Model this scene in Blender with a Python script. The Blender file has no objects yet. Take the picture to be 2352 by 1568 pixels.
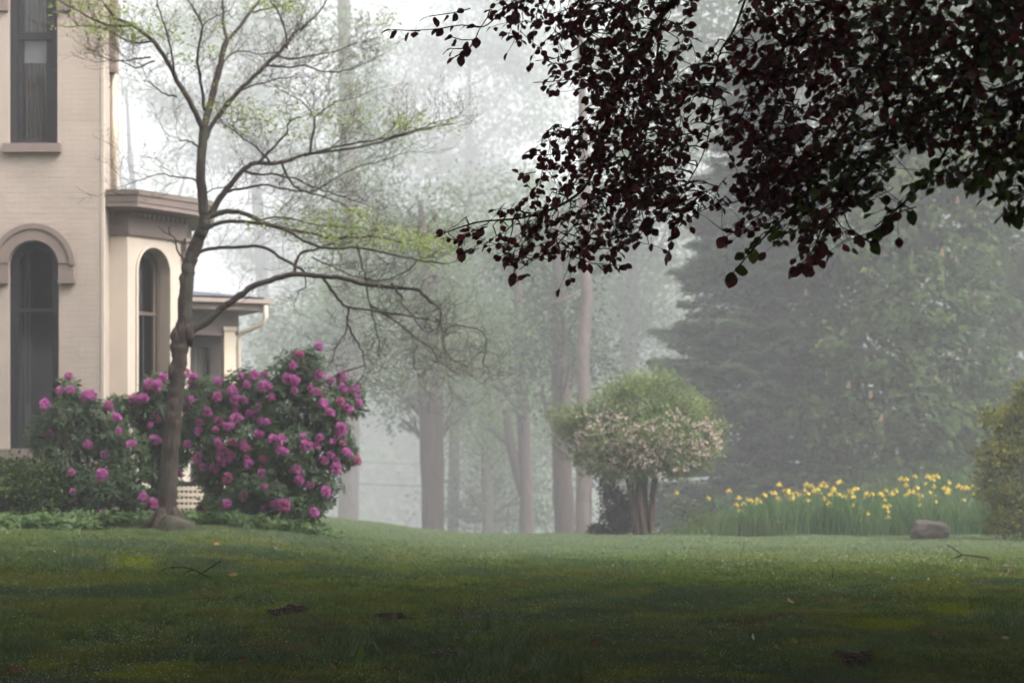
import bpy, math, random
import numpy as np
from mathutils import Vector, Matrix, Quaternion
SC = bpy.context.scene
COL = SC.collection
# ------------------------------------------------------------------ camera
F = 5553.0            # focal length in units of the 2352-wide measuring grid
HZ = 1120.0           # row of eye level on that grid
EYE = 1.35
cam_d = bpy.data.cameras.new('camera')
cam = bpy.data.objects.new('camera', cam_d); COL.objects.link(cam)
cam.location = (0, 0, EYE); cam.rotation_euler = (math.radians(90), 0, 0)
cam_d.sensor_width = 36.0
cam_d.lens = 36.0 * F / 2352.0
cam_d.shift_y = (HZ - 784.0) / 2352.0
cam_d.clip_start = 0.1; cam_d.clip_end = 2000
cam_d.dof.use_dof = True; cam_d.dof.focus_distance = 14.5; cam_d.dof.aperture_fstop = 3.9
SC.camera = cam
# ------------------------------------------------------------------ sky and sun
SUN_EL, SUN_AZ = math.radians(50), math.radians(118)    # azimuth from +Y (away from the camera), negative = towards the left
w = bpy.data.worlds.new('World'); SC.world = w; w.use_nodes = True
nt = w.node_tree; nt.nodes.clear()
sky = nt.nodes.new('ShaderNodeTexSky'); sky.sky_type = 'NISHITA'; sky.sun_disc = False
sky.sun_elevation = SUN_EL; sky.sun_rotation = SUN_AZ
sky.air_density = 1.0; sky.dust_density = 6.0; sky.ozone_density = 1.0
hs = nt.nodes.new('ShaderNodeHueSaturation'); hs.inputs['Saturation'].default_value = 0.10
bg = nt.nodes.new('ShaderNodeBackground'); bg.inputs['Strength'].default_value = 0.15
wo = nt.nodes.new('ShaderNodeOutputWorld')
nt.links.new(sky.outputs[0], hs.inputs['Color']); nt.links.new(hs.outputs[0], bg.inputs['Color']); nt.links.new(bg.outputs[0], wo.inputs[0])
sl = bpy.data.lights.new('sun', 'SUN'); sl.energy = 0.7; sl.angle = math.radians(35); sl.color = (1.0, 0.965, 0.93)
so = bpy.data.objects.new('sun', sl); COL.objects.link(so)
sd = Vector((math.sin(SUN_AZ) * math.cos(SUN_EL), math.cos(SUN_AZ) * math.cos(SUN_EL), math.sin(SUN_EL)))
so.rotation_euler = sd.to_track_quat('Z', 'Y').to_euler(); so.location = sd * 60
SC.view_settings.view_transform = 'Standard'; SC.view_settings.look = 'None'
SC.view_settings.exposure = 1.82; SC.view_settings.gamma = 1.0; SC.view_settings.use_curve_mapping = False
cy = SC.cycles
cy.use_denoising = True
try: cy.denoiser = 'OPENIMAGEDENOISE'
except Exception: pass
cy.max_bounces = 8; cy.diffuse_bounces = 3; cy.glossy_bounces = 2; cy.transmission_bounces = 3
cy.volume_bounces = 2; cy.transparent_max_bounces = 6; cy.use_adaptive_sampling = True; cy.adaptive_threshold = 0.02
cy.caustics_reflective = False; cy.caustics_refractive = False
HAZE = 0.0056

# ------------------------------------------------------------------ helpers
def lin(r, g, b):
    f = lambda c: (c / 255 / 12.92) if c / 255 <= 0.04045 else ((c / 255 + 0.055) / 1.055) ** 2.4
    return (f(r), f(g), f(b))
def pos(px, py, d):
    return Vector(((px - 1176.0) / F * d, d, EYE + (HZ - py) / F * d))
def pxs(n, d): return n * d / F
def sstep(a, b, x):
    t = np.clip((x - a) / (b - a), 0, 1); return t * t * (3 - 2 * t)
def gz(x, y):
    x = np.asarray(x, float); y = np.asarray(y, float)
    r = np.interp(y, [-30, 5, 12, 17, 20, 23, 26, 28.5, 31, 36, 40, 45, 52, 60, 80, 120, 400],
                  [-.35, -.2, -.08, 0, .13, .26, .36, .445, .475, .495, .52, .46, .2, -.25, -1.1, -1.7, -2.0])
    l = np.interp(y, [-30, 5, 12, 17, 20, 23, 26, 28.5, 31, 32.6, 34, 47, 60, 80, 120, 400],
                  [-.35, -.2, -.08, 0, .14, .29, .45, .61, .76, .81, .83, .80, .3, -1.1, -1.7, -2.0])
    w = sstep(-0.6, -4.2, x) if False else 1 - sstep(-4.2, -0.4, x)
    z = r * (1 - w) + l * w
    near = sstep(60, 20, y) if False else 1 - sstep(30, 60, y)
    b = (np.sin(x * 1.9 + y * .7) * np.cos(y * 1.3 - x * .6) * .014 + np.sin(x * 4.3 - y * 2.9) * .006 + np.sin(y * 3.7 + x * 1.2) * .006)
    return z + b * near
def gzf(x, y): return float(gz(x, y))

class MB:
    def __init__(s): s.v = []; s.f = []; s.n = 0
    def add(s, vs, fs):
        s.v.extend([tuple(v) for v in vs]); s.f.extend([tuple(i + s.n for i in f) for f in fs]); s.n += len(vs); return s
    def box(s, x0, x1, y0, y1, z0, z1, M=None):
        vs = [Vector((x, y, z)) for z in (z0, z1) for x, y in ((x0, y0), (x1, y0), (x1, y1), (x0, y1))]
        if M is not None: vs = [M @ v for v in vs]
        return s.add(vs, [(3, 2, 1, 0), (4, 5, 6, 7), (0, 1, 5, 4), (1, 2, 6, 5), (2, 3, 7, 6), (3, 0, 4, 7)])
    def tube(s, pts, rad, n=6, cap=True, wob=0.0, rng=None):
        pts = [Vector(p) for p in pts]; m = len(pts)
        vs = []; u = None
        for i, p in enumerate(pts):
            t = (pts[min(i + 1, m - 1)] - pts[max(i - 1, 0)])
            t = t.normalized() if t.length > 1e-9 else Vector((0, 0, 1))
            if u is None:
                a = Vector((0, 1, 0)) if abs(t.y) < .9 else Vector((1, 0, 0)); u = t.cross(a).normalized()
            else:
                u = (u - t * u.dot(t)); u = u.normalized() if u.length > 1e-6 else t.orthogonal().normalized()
            q = t.cross(u)
            for k in range(n):
                a = 2 * math.pi * k / n
                r = rad[i] * (1 + (rng.uniform(-wob, wob) if wob else 0))
                vs.append(p + u * (math.cos(a) * r) + q * (math.sin(a) * r))
        fs = [(i * n + k, i * n + (k + 1) % n, (i + 1) * n + (k + 1) % n, (i + 1) * n + k) for i in range(m - 1) for k in range(n)]
        if cap: fs.append(tuple(range(n - 1, -1, -1))); fs.append(tuple((m - 1) * n + k for k in range(n)))
        return s.add(vs, fs)
    def build(s, name, mat, parent=None, smooth=False, loc=None):
        me = bpy.data.meshes.new(name)
        off = Vector(loc) if loc is not None else Vector((0, 0, 0))
        me.from_pydata([(v[0] - off.x, v[1] - off.y, v[2] - off.z) for v in s.v], [], s.f); me.update()
        if smooth: me.shade_smooth()
        o = bpy.data.objects.new(name, me); COL.objects.link(o)
        if loc is not None: o.location = off
        if mat: me.materials.append(mat)
        if parent is not None: attach(o, parent)
        return o
def attach(o, parent):
    # all parents are unrotated Empties or meshes: keep world position by subtracting their location
    o.parent = parent
    o.location = Vector(o.location) - wloc(parent)
def wloc(o):
    l = Vector(o.location)
    while o.parent is not None: o = o.parent; l += Vector(o.location)
    return l
def tag(o, label=None, cat=None, group=None, kind=None):
    if label: o['label'] = label
    if cat: o['category'] = cat
    if group: o['group'] = group
    if kind: o['kind'] = kind
    return o
def empty(name, loc, label, cat, group=None):
    o = bpy.data.objects.new(name, None); COL.objects.link(o); o.location = loc; o.empty_display_size = .2
    return tag(o, label, cat, group)
def npmesh(name, V, Q, mat, parent=None, smooth=False):
    """V (N,3) array, Q (M,k) int array of polygons, all with k corners"""
    me = bpy.data.meshes.new(name); V = np.asarray(V, np.float32); Q = np.asarray(Q, np.int32)
    off = np.array(wloc(parent), np.float32) if parent is not None else np.zeros(3, np.float32)
    k = Q.shape[1]
    me.vertices.add(len(V)); me.vertices.foreach_set('co', (V - off).ravel())
    me.loops.add(Q.size); me.loops.foreach_set('vertex_index', Q.ravel())
    me.polygons.add(len(Q)); me.polygons.foreach_set('loop_start', np.arange(0, Q.size, k, dtype=np.int32))
    try: me.polygons.foreach_set('loop_total', np.full(len(Q), k, np.int32))
    except Exception: pass
    me.update(calc_edges=True)
    if smooth: me.shade_smooth()
    if mat: me.materials.append(mat)
    o = bpy.data.objects.new(name, me); COL.objects.link(o)
    if parent is not None: o.parent = parent
    return o
def stuff(o): o['kind'] = 'stuff'; return o

# ------------------------------------------------------------------ materials
def newmat(name):
    m = bpy.data.materials.new(name); m.use_nodes = True; n = m.node_tree; n.nodes.clear()
    out = n.nodes.new('ShaderNodeOutputMaterial'); return m, n, out
def ramp(n, fac, cols):
    r = n.nodes.new('ShaderNodeValToRGB'); e = r.color_ramp.elements
    while len(e) < len(cols): e.new(0.5)
    for el, (p, c) in zip(e, cols): el.position = p; el.color = (*c, 1)
    n.links.new(fac, r.inputs[0]); return r.outputs[0]
def noise(n, scale, detail=4, vec=None, dist=0.0, rough=.5):
    t = n.nodes.new('ShaderNodeTexNoise'); t.inputs['Scale'].default_value = scale; t.inputs['Detail'].default_value = detail
    t.inputs['Distortion'].default_value = dist; t.inputs['Roughness'].default_value = rough
    if vec is not None: n.links.new(vec, t.inputs['Vector'])
    return t.outputs[0]
def wpos(n): return n.nodes.new('ShaderNodeNewGeometry').outputs['Position']
def mixc(n, f, a, b):
    m = n.nodes.new('ShaderNodeMix'); m.data_type = 'RGBA'
    for s, x in ((m.inputs[0], f), (m.inputs[6], a), (m.inputs[7], b)):
        if isinstance(x, (tuple, float, int)): s.default_value = (*x, 1) if isinstance(x, tuple) else x
        else: n.links.new(x, s)
    return m.outputs[2]
def solid(name, c1, c2, scale=6.0, rough=.8, bump=0.0, bscale=40, spec=.3, stretch=None, detail=5):
    m, n, out = newmat(name)
    b = n.nodes.new('ShaderNodeBsdfPrincipled'); b.inputs['Roughness'].default_value = rough; b.inputs['Specular IOR Level'].default_value = spec
    v = wpos(n)
    if stretch:
        mp = n.nodes.new('ShaderNodeMapping'); mp.inputs['Scale'].default_value = stretch; n.links.new(v, mp.inputs[0]); v = mp.outputs[0]
    c = ramp(n, noise(n, scale, detail, v), [(.3, c1), (.7, c2)])
    n.links.new(c, b.inputs['Base Color'])
    if bump:
        bp = n.nodes.new('ShaderNodeBump'); bp.inputs['Strength'].default_value = bump; bp.inputs['Distance'].default_value = .01
        n.links.new(noise(n, bscale, 5, v), bp.inputs['Height']); n.links.new(bp.outputs[0], b.inputs['Normal'])
    n.links.new(b.outputs[0], out.inputs[0]); return m
def leafmat(name, c1, c2, trans=.35, tcol=None, rough=.5, spec=.3, c3=None, pscale=1.2, gloss=True):
    """leaf: each leaf its own shade between c1 and c2, drifting in patches towards c3; translucent"""
    m, n, out = newmat(name)
    g = n.nodes.new('ShaderNodeNewGeometry')
    c = ramp(n, g.outputs['Random Per Island'], [(0, c1), (1, c2)])
    if c3:
        f = ramp(n, noise(n, pscale, 2, g.outputs['Position']), [(.42, (0, 0, 0)), (.62, (1, 1, 1))])
        c = mixc(n, f, c, c3)
    if gloss:
        b = n.nodes.new('ShaderNodeBsdfPrincipled'); b.inputs['Roughness'].default_value = rough; b.inputs['Specular IOR Level'].default_value = spec
        n.links.new(c, b.inputs['Base Color'])
    else:
        b = n.nodes.new('ShaderNodeBsdfDiffuse'); n.links.new(c, b.inputs['Color'])
    t = n.nodes.new('ShaderNodeBsdfTranslucent')
    if tcol: t.inputs['Color'].default_value = (*tcol, 1)
    else: n.links.new(c, t.inputs['Color'])
    mx = n.nodes.new('ShaderNodeMixShader'); mx.inputs[0].default_value = trans
    n.links.new(b.outputs[0], mx.inputs[1]); n.links.new(t.outputs[0], mx.inputs[2]); n.links.new(mx.outputs[0], out.inputs[0])
    return m
def bark(name, c1, c2, vs=(14, 14, 2.0), bump=.6, c3=None):
    m, n, out = newmat(name)
    b = n.nodes.new('ShaderNodeBsdfPrincipled'); b.inputs['Roughness'].default_value = .9; b.inputs['Specular IOR Level'].default_value = .2
    mp = n.nodes.new('ShaderNodeMapping'); mp.inputs['Scale'].default_value = vs; n.links.new(wpos(n), mp.inputs[0])
    nz = noise(n, 1.0, 6, mp.outputs[0], .6)
    c = ramp(n, nz, [(.32, c1), (.66, c2)])
    if c3: c = mixc(n, ramp(n, noise(n, 1.6, 3, wpos(n)), [(.48, (0, 0, 0)), (.62, (1, 1, 1))]), c, c3)
    n.links.new(c, b.inputs['Base Color'])
    bp = n.nodes.new('ShaderNodeBump'); bp.inputs['Strength'].default_value = bump; bp.inputs['Distance'].default_value = .03
    n.links.new(nz, bp.inputs['Height']); n.links.new(bp.outputs[0], b.inputs['Normal'])
    n.links.new(b.outputs[0], out.inputs[0]); return m
M = {}
M['wall'] = solid('painted_brick', (.42, .345, .29), (.48, .395, .335), 2.2, .8, .35, 60)
M['wall_light'] = solid('cream_paint', (.52, .44, .36), (.57, .485, .40), 3, .7, .2, 60)
M['taupe'] = solid('taupe_stone', (.215, .165, .145), (.26, .20, .175), 5, .8, .25, 50)
M['cornice'] = solid('taupe_wood', (.19, .145, .13), (.235, .18, .16), 5, .65, .1, 50)
M['cornice_light'] = solid('fascia_light', (.34, .275, .235), (.39, .315, .27), 5, .6, .1, 50)
M['sash'] = solid('dark_sash', (.018, .017, .020), (.03, .027, .03), 8, .45, .1, 60, .4)
M['sash_brown'] = solid('brown_reveal', (.10, .075, .06), (.14, .105, .085), 8, .6, .1, 60)
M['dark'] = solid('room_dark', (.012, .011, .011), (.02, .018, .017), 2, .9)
M['curtain'] = solid('curtain_cloth', (.17, .155, .135), (.24, .22, .19), 3, .9, .0, 40, .1, (40, 8, 1))
M['curtain_grey'] = solid('curtain_grey', (.10, .10, .11), (.15, .15, .16), 3, .9, .0, 40, .1, (30, 8, 1))
M['shade'] = solid('roller_shade', (.42, .41, .38), (.47, .46, .43), 3, .8)
M['cream_trim'] = solid('cream_trim', (.66, .57, .44), (.72, .62, .49), 4, .5, .1, 60)
M['roof'] = solid('grey_roof', (.07, .075, .10), (.11, .115, .14), 4, .7, .3, 40)
M['porch_dark'] = solid('porch_paint', (.10, .075, .075), (.14, .11, .105), 3, .7)
def glass():
    m, n, out = newmat('window_glass')
    t = n.nodes.new('ShaderNodeBsdfTransparent'); t.inputs[0].default_value = (.78, .80, .82, 1)
    g = n.nodes.new('ShaderNodeBsdfGlossy'); g.inputs['Roughness'].default_value = .06; g.inputs['Color'].default_value = (1, 1, 1, 1)
    lw = n.nodes.new('ShaderNodeLayerWeight'); lw.inputs[0].default_value = .35
    mr = n.nodes.new('ShaderNodeMath'); mr.operation = 'MULTIPLY_ADD'; mr.inputs[1].default_value = .5; mr.inputs[2].default_value = .03
    n.links.new(lw.outputs['Fresnel'], mr.inputs[0])
    mx = n.nodes.new('ShaderNodeMixShader'); n.links.new(mr.outputs[0], mx.inputs[0])
    n.links.new(t.outputs[0], mx.inputs[1]); n.links.new(g.outputs[0], mx.inputs[2]); n.links.new(mx.outputs[0], out.inputs[0]); return m
M['glass'] = glass()

# ------------------------------------------------------------------ ground
def lawn_mat():
    m, n, out = newmat('lawn_soil')
    b = n.nodes.new('ShaderNodeBsdfPrincipled'); b.inputs['Roughness'].default_value = 1.0; b.inputs['Specular IOR Level'].default_value = .0
    v = wpos(n)
    a = ramp(n, noise(n, 9, 6, v), [(.3, (.020, .030, .010)), (.7, (.045, .070, .018))])
    moss = ramp(n, noise(n, .55, 4, v, .4), [(.50, (0, 0, 0)), (.60, (1, 1, 1))])
    a = mixc(n, moss, a, (.055, .075, .016))
    so_ = ramp(n, noise(n, .8, 5, v, .8), [(.60, (0, 0, 0)), (.68, (1, 1, 1))])
    a = mixc(n, so_, a, (.05, .028, .015))
    n.links.new(a, b.inputs['Base Color'])
    bp = n.nodes.new('ShaderNodeBump'); bp.inputs['Strength'].default_value = .8; bp.inputs['Distance'].default_value = .02
    n.links.new(noise(n, 30, 6, v), bp.inputs['Height']); n.links.new(bp.outputs[0], b.inputs['Normal'])
    n.links.new(b.outputs[0], out.inputs[0]); return m
M['lawn'] = lawn_mat()
def ground():
    ys = np.concatenate([np.linspace(-40, 12, 14)[:-1], np.linspace(12, 50, 191)[:-1], np.linspace(50, 120, 50)[:-1], np.linspace(120, 420, 31)])
    tx = np.linspace(-1, 1, 161); xs = np.sign(tx) * (np.abs(tx) * 14 + np.abs(tx) ** 6 * 230)
    X, Y = np.meshgrid(xs, ys); V = np.stack([X, Y, gz(X, Y)], -1).reshape(-1, 3)
    a, b = len(ys), len(xs); i = np.arange((a - 1))[:, None] * b + np.arange(b - 1)[None]
    Q = np.stack([i, i + 1, i + b + 1, i + b], -1).reshape(-1, 4)
    o = npmesh('lawn', V, Q, M['lawn'], None, True)
    tag(o, 'mown lawn sloping up from the shade to the misty trees', 'lawn', None, 'structure')
ground()
# ------------------------------------------------------------------ house
def frame_of(p0, p1):
    """local wall frame: u along p0->p1, v up (z world), w outward (towards the viewer's side)"""
    p0 = Vector((p0[0], p0[1], 0)); p1 = Vector((p1[0], p1[1], 0)); u = (p1 - p0).normalized(); wv = Vector((u.y, -u.x, 0))
    Mx = Matrix(((u.x, wv.x, 0, p0.x), (u.y, wv.y, 0, p0.y), (0, 0, 1, 0), (0, 0, 0, 1)))
    return Mx, (p1 - p0).length     # local x = u, local y = outward, local z = height
def arch_pts(c, r, z, n=16, rz=None):
    rz = rz or r
    return [(c + r * math.cos(math.pi - math.pi * k / n), z + rz * math.sin(math.pi * k / n)) for k in range(n + 1)]
def wall_mb(mb, Mx, L, z0, z1, ops, th=.3, reveal=.22, u0=0.0):
    """ops: list of (uc, half, zb, zspring, arched)"""
    face = []
    def quad(a, b, c, d):
        mb.add([Mx @ Vector((p[0], 0, p[1])) for p in (a, b, c, d)], [(0, 1, 2, 3)])
    x = u0
    for (uc, h, zb, zs, ar) in sorted(ops):
        quad((x, z0), (uc - h, z0), (uc - h, z1), (x, z1))
        if zb > z0: quad((uc - h, z0), (uc + h, z0), (uc + h, zb), (uc - h, zb))
        pts = arch_pts(uc, h, zs) if ar else [(uc - h, zs), (uc + h, zs)]
        for a, b in zip(pts[:-1], pts[1:]): quad(a, b, (b[0], z1), (a[0], z1))
        loop = [(uc - h, max(zb, z0))] + pts + [(uc + h, max(zb, z0))]
        for a, b in zip(loop[:-1], loop[1:]):
            mb.add([Mx @ Vector((a[0], 0, a[1])), Mx @ Vector((b[0], 0, b[1])), Mx @ Vector((b[0], -reveal, b[1])), Mx @ Vector((a[0], -reveal, a[1]))], [(0, 1, 2, 3)])
        a, b = loop[0], loop[-1]
        mb.add([Mx @ Vector((a[0], 0, a[1])), Mx @ Vector((b[0], 0, b[1])), Mx @ Vector((b[0], -reveal, b[1])), Mx @ Vector((a[0], -reveal, a[1]))], [(3, 2, 1, 0)])
        x = uc + h
    quad((x, z0), (L, z0), (L, z1), (x, z1))
def ring(mb, Mx, uc, zs, r0, r1, w0, w1, leg=0.0, n=20, rz0=None):
    """arched band between radii r0<r1 from depth w0 (back) to w1 (front), with straight legs down"""
    def outline(r):
        p = arch_pts(uc, r, zs, n)
        return ([(uc - r, zs - leg)] if leg else []) + p + ([(uc + r, zs - leg)] if leg else [])
    A, B = outline(r0), outline(r1); k = len(A); vs = []
    for (a, b) in zip(A, B):
        vs += [Mx @ Vector((a[0], w0, a[1])), Mx @ Vector((b[0], w0, b[1])), Mx @ Vector((b[0], w1, b[1])), Mx @ Vector((a[0], w1, a[1]))]
    fs = []
    for i in range(k - 1):
        o = i * 4; q = o + 4
        fs += [(o + 3, q + 3, q + 2, o + 2), (o + 2, q + 2, q + 1, o + 1), (o, q, q + 3, o + 3), (o + 1, q + 1, q, o)]
    fs += [(0, 1, 2, 3), ((k - 1) * 4 + 3, (k - 1) * 4 + 2, (k - 1) * 4 + 1, (k - 1) * 4)]
    mb.add(vs, fs)
def disc(mb, Mx, uc, h, zb, zs, w, ar=True, n=16):
    pts = [(uc - h, zb), (uc + h, zb)] + (list(reversed(arch_pts(uc, h, zs, n))) if ar else [(uc + h, zs), (uc - h, zs)])
    mb.add([Mx @ Vector((p[0], w, p[1])) for p in pts], [tuple(range(len(pts)))])
def bar(mb, Mx, u0, u1, w0, w1, z0, z1): mb.box(u0, u1, w0, w1, z0, z1, Mx)

D0 = 34.7; S0 = D0 / F
house = empty('brick_house', (-6.6, 36.0, gzf(-6.6, 36)), 'cream painted brick house with tall dark arched windows and a polygonal bay', 'house')
ux = lambda px: (px - (-700)) * S0            # local u on the main front, wall starts at px -700
zz = lambda py, d=D0: EYE + (HZ - py) / F * d
x0 = (-700 - 1176) * S0; xc = (237 - 1176) * S0
MF, LF = frame_of((x0, D0), (xc, D0))
zbase = gzf(-6, 34.7) - .3; ztop = zz(-520)
win_up = (ux(76), 56 * S0, zz(330), zz(-250), True)
win_lo = (ux(77.5), 57.5 * S0, zz(1030), zz(610), True)
# first front wall: core, then each brick
core = MB()
def wall_two(mb):
    # stacked openings: split the wall into two storeys
    zm = zz(440)
    wall_mb(mb, MF, LF, zbase, zm, [win_lo]); wall_mb(mb, MF, LF, zm, ztop, [win_up])
wall_two(core)
# side face and the body behind
MS, LS = frame_of((xc, D0), (xc, D0 + 1.28))
wall_mb(core, MS, LS, zbase, ztop, [])
MR, LR = frame_of((xc, D0 + 1.28), (-8.2, D0 + 1.28)); wall_mb(core, MR, LR, zbase, ztop, [])
core.box(-15.5, -8.2, 36.2, 46, zbase, ztop - .4)
core.build('wall', M['wall'], house)
# corner board: pale strip on the corner
cb = MB(); cb.box(xc - .028, xc + .012, D0 - .012, D0 + .10, zbase, ztop); cb.build('corner_trim', M['wall_light'], house)
sd_ = MB(); sd_.box(xc + .002, xc + .03, D0 + .98, D0 + 1.27, zz(437, 35.1), ztop); sd_.build('side_trim', M['wall_light'], house)
dp = MB(); dp.tube([(xc + .055, D0 + .62, zz(165, 35.3)), (xc + .055, D0 + .62, zz(438, 35.1))], [.042, .042], 10); dp.build('downspout', M['cream_trim'], house, True)
dh = MB(); dh.box(xc + .004, xc + .10, D0 + .50, D0 + .74, zz(168, 35.3), ztop); dh.build('leader_box', M['taupe'], house)

# bricks on the front wall, clipped round the openings
def clear(u0, u1, za, zb):
    for (uc, h, b, s, ar) in (win_up, win_lo):
        hh = h + (.02 if za < s - .3 * 1 else .0)
        low = 92 * S0 if (zb > zz(650) and (uc, b) == (win_lo[0], win_lo[2])) else h + .02
        if (uc, b) == (win_up[0], win_up[2]): low = h + .02
        if u1 > uc - low and u0 < uc + low and zb > b - .02:
            if za < s: return False
            cz = max(za, s); du = max(0, max(u0 - uc, uc - u1)); R = 93 * S0
            if math.hypot(du, cz - s) < R: return False
    return True
BW, BH, J = .205, .068, .006
brick_me = {}
def brick_mesh(wd):
    k = round(wd, 3)
    if k not in brick_me:
        b = MB(); c = .003
        b.add([(0, 0, 0), (k, 0, 0), (k, 0, BH), (0, 0, BH), (c, .0017, c), (k - c, .0017, c), (k - c, .0017, BH - c), (c, .0017, BH - c)],
              [(4, 5, 6, 7), (0, 1, 5, 4), (1, 2, 6, 5), (2, 3, 7, 6), (3, 0, 4, 7)])
        me = bpy.data.meshes.new('brick'); me.from_pydata(b.v, [], b.f); me.materials.append(M['wall']); brick_me[k] = me
    return brick_me[k]
rb = random.Random(4); rest = MB(); cand = []
row = 0; z = zz(1060)
u_a = ux(-60); u_b = ux(233)
while z < zz(-40):
    u = u_a - (BW + J) / 2 * (row % 2)
    while u < u_b:
        a, b2 = max(u, u_a), min(u + BW, u_b - .004)
        if b2 - a > .05:
            if clear(a, b2, z, z + BH): cand.append((a, b2 - a, z))
            else:
                for (a3, b3) in ((a, a + (b2 - a) * .48), (a + (b2 - a) * .52, b2)):
                    if clear(a3, b3, z, z + BH) and b3 - a3 > .04: cand.append((a3, b3 - a3, z))
        u += BW + J
    row += 1; z += BH + J
inview = sorted(cand, key=lambda c: (abs(c[1] - BW) > .004, abs(c[2] - zz(560)) + abs(c[0] - ux(185)) * .6))
for i, (u, wd, z) in enumerate(inview):
    j = rb.uniform(-.0008, .0012)
    if i < 300:
        o = bpy.data.objects.new('brick', brick_mesh(wd)); COL.objects.link(o); o.parent = house
        o.location = (MF @ Vector((u, j, z + rb.uniform(-.002, .002)))) - Vector(house.location)
        u_ = MF.to_3x3(); o.rotation_euler = (0, 0, math.pi) if False else (0, 0, 0)
        o.scale = (1, -1, 1)
    else:
        c = .003
        rest.add([MF @ Vector(q) for q in [(u, j, z), (u + wd, j, z), (u + wd, j, z + BH), (u, j, z + BH), (u + c, j + .0017, z + c), (u + wd - c, j + .0017, z + c), (u + wd - c, j + .0017, z + BH - c), (u + c, j + .0017, z + BH - c)]],
                 [(4, 5, 6, 7), (0, 1, 5, 4), (1, 2, 6, 5), (2, 3, 7, 6), (3, 0, 4, 7)])
stuff(rest.build('bricks', M['wall'], house))

def window(Mx, uc, h, zb, zs, w, fr, mats, rail=None, sashw=.075, sashd=.05, arch=True, curtain=None, shade=None, name='window'):
    """frame band + sash rails + pane + what hangs behind"""
    f = MB()
    if arch:
        ring(f, Mx, uc, zs, h - fr, h, w - .06, w + .03, leg=zs - zb)
    else:
        bar(f, Mx, uc - h, uc - h + fr, w - .06, w + .03, zb, zs); bar(f, Mx, uc + h - fr, uc + h, w - .06, w + .03, zb, zs)
    wn = f.build(name, mats, house)
    s = MB(); hh = h - fr
    if arch: ring(s, Mx, uc, zs, hh - sashw, hh - .002, w - .05, w, leg=zs - zb)
    bar(s, Mx, uc - hh, uc + hh, w - .05, w + .012, zb + .002, zb + .002 + sashw * 1.2)
    if rail: bar(s, Mx, uc - hh, uc + hh, w - .05, w + .018, rail - .025, rail + .025)
    s.build('sash', mats, wn)
    g = MB(); disc(g, Mx, uc, hh - sashw * .5, zb + .05, zs, w - .03, arch); g.build('pane', M['glass'], wn)
    return wn
def folds(Mx, u0, u1, z0, z1, w, mat, amp=.03, per=.07, rng=random.Random(1)):
    m = MB(); n = max(6, int((u1 - u0) / per * 6)); vs = []
    for k in range(n + 1):
        t = k / n; u = u0 + (u1 - u0) * t; ww = w + amp * math.sin(2 * math.pi * (u - u0) / per + math.sin(u * 9) * 1.2)
        vs += [Mx @ Vector((u, ww, z0)), Mx @ Vector((u, ww, z1))]
    return m.add(vs, [(2 * k, 2 * k + 2, 2 * k + 3, 2 * k + 1) for k in range(n)])
def room(Mx, u0, u1, z0, z1, w0, w1):
    m = MB(); P = [Vector((u0, w0, z0)), Vector((u1, w0, z0)), Vector((u1, w0, z1)), Vector((u0, w0, z1)), Vector((u0, w1, z0)), Vector((u1, w1, z0)), Vector((u1, w1, z1)), Vector((u0, w1, z1))]
    m.add([Mx @ p for p in P], [(4, 5, 6, 7), (0, 4, 7, 3), (1, 2, 6, 5), (0, 1, 5, 4), (3, 7, 6, 2)])
    return m
# upper window
uc, h, zb, zs, _ = win_up
wn = window(MF, uc, h - .003, zb, zs, -.13, .105, M['sash'], rail=zz(75))
sm = MB(); bar(sm, MF, uc - .36, uc + .36, -.145, -.105, zz(80), zz(88)); sm.build('sash', M['sash'], wn)
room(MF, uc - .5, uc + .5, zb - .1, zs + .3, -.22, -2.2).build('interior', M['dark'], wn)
c = folds(MF, ux(46), ux(113), zb + .05, zs, -.30, None, .018, .062); c.build('curtain', M['curtain'], wn)
s = MB(); bar(s, MF, ux(37), ux(118), -.235, -.225, zz(139), zz(82)); s.build('roller_shade', M['shade'], wn)
s = MB(); bar(s, MF, ux(8), ux(141), -.02, .09, zz(351), zz(330.5)); s.build('sill', M['taupe'], house)
e = MB(); ring(e, MF, uc, zs, h + .001, h + .2, -.02, .05, leg=zs - zz(26)); e.build('window_hood', M['taupe'], house)
# lower arched window
uc, h, zb, zs, _ = win_lo
wn = window(MF, uc, h - .003, zb, zs, -.13, .06, M['sash'], rail=zz(711), sashw=.055)
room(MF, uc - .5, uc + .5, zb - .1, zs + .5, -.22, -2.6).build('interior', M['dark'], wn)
c = folds(MF, ux(32), ux(62), zb + .05, zs + .28, -.32, None, .016, .06); c.build('curtain', M['curtain_grey'], wn)
c = folds(MF, ux(46), ux(60), zb + .05, zz(925), -.28, None, .01, .05); c.build('curtain', M['curtain'], wn)
b = MB(); bar(b, MF, ux(113), ux(124), -.30, -.28, zz(765), zz(728)); b.build('picture', M['cream_trim'], wn)
b = MB(); bar(b, MF, ux(90), ux(122), -.75, -.6, zb + .05, zz(940)); b.build('chair_back', M['sash_brown'], wn)
e = MB(); ring(e, MF, uc, zs, h + .001, 92.5 * S0, -.02, .055, leg=zs - zz(650)); hd = e.build('window_hood', M['taupe'], house)
e = MB(); ring(e, MF, uc, zs, 84 * S0, 96 * S0, .056, .075, leg=0); e.build('moulding', M['taupe'], hd)
e = MB()
for sgn in (-1, 1):
    a, b2 = sorted((uc + sgn * (h + .001), uc + sgn * 96 * S0)); bar(e, MF, a, b2, -.01, .085, zz(651.5), zz(642)); bar(e, MF, a, b2, -.01, .07, zz(605), zz(601))
e.build('bracket', M['taupe'], hd)
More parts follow.
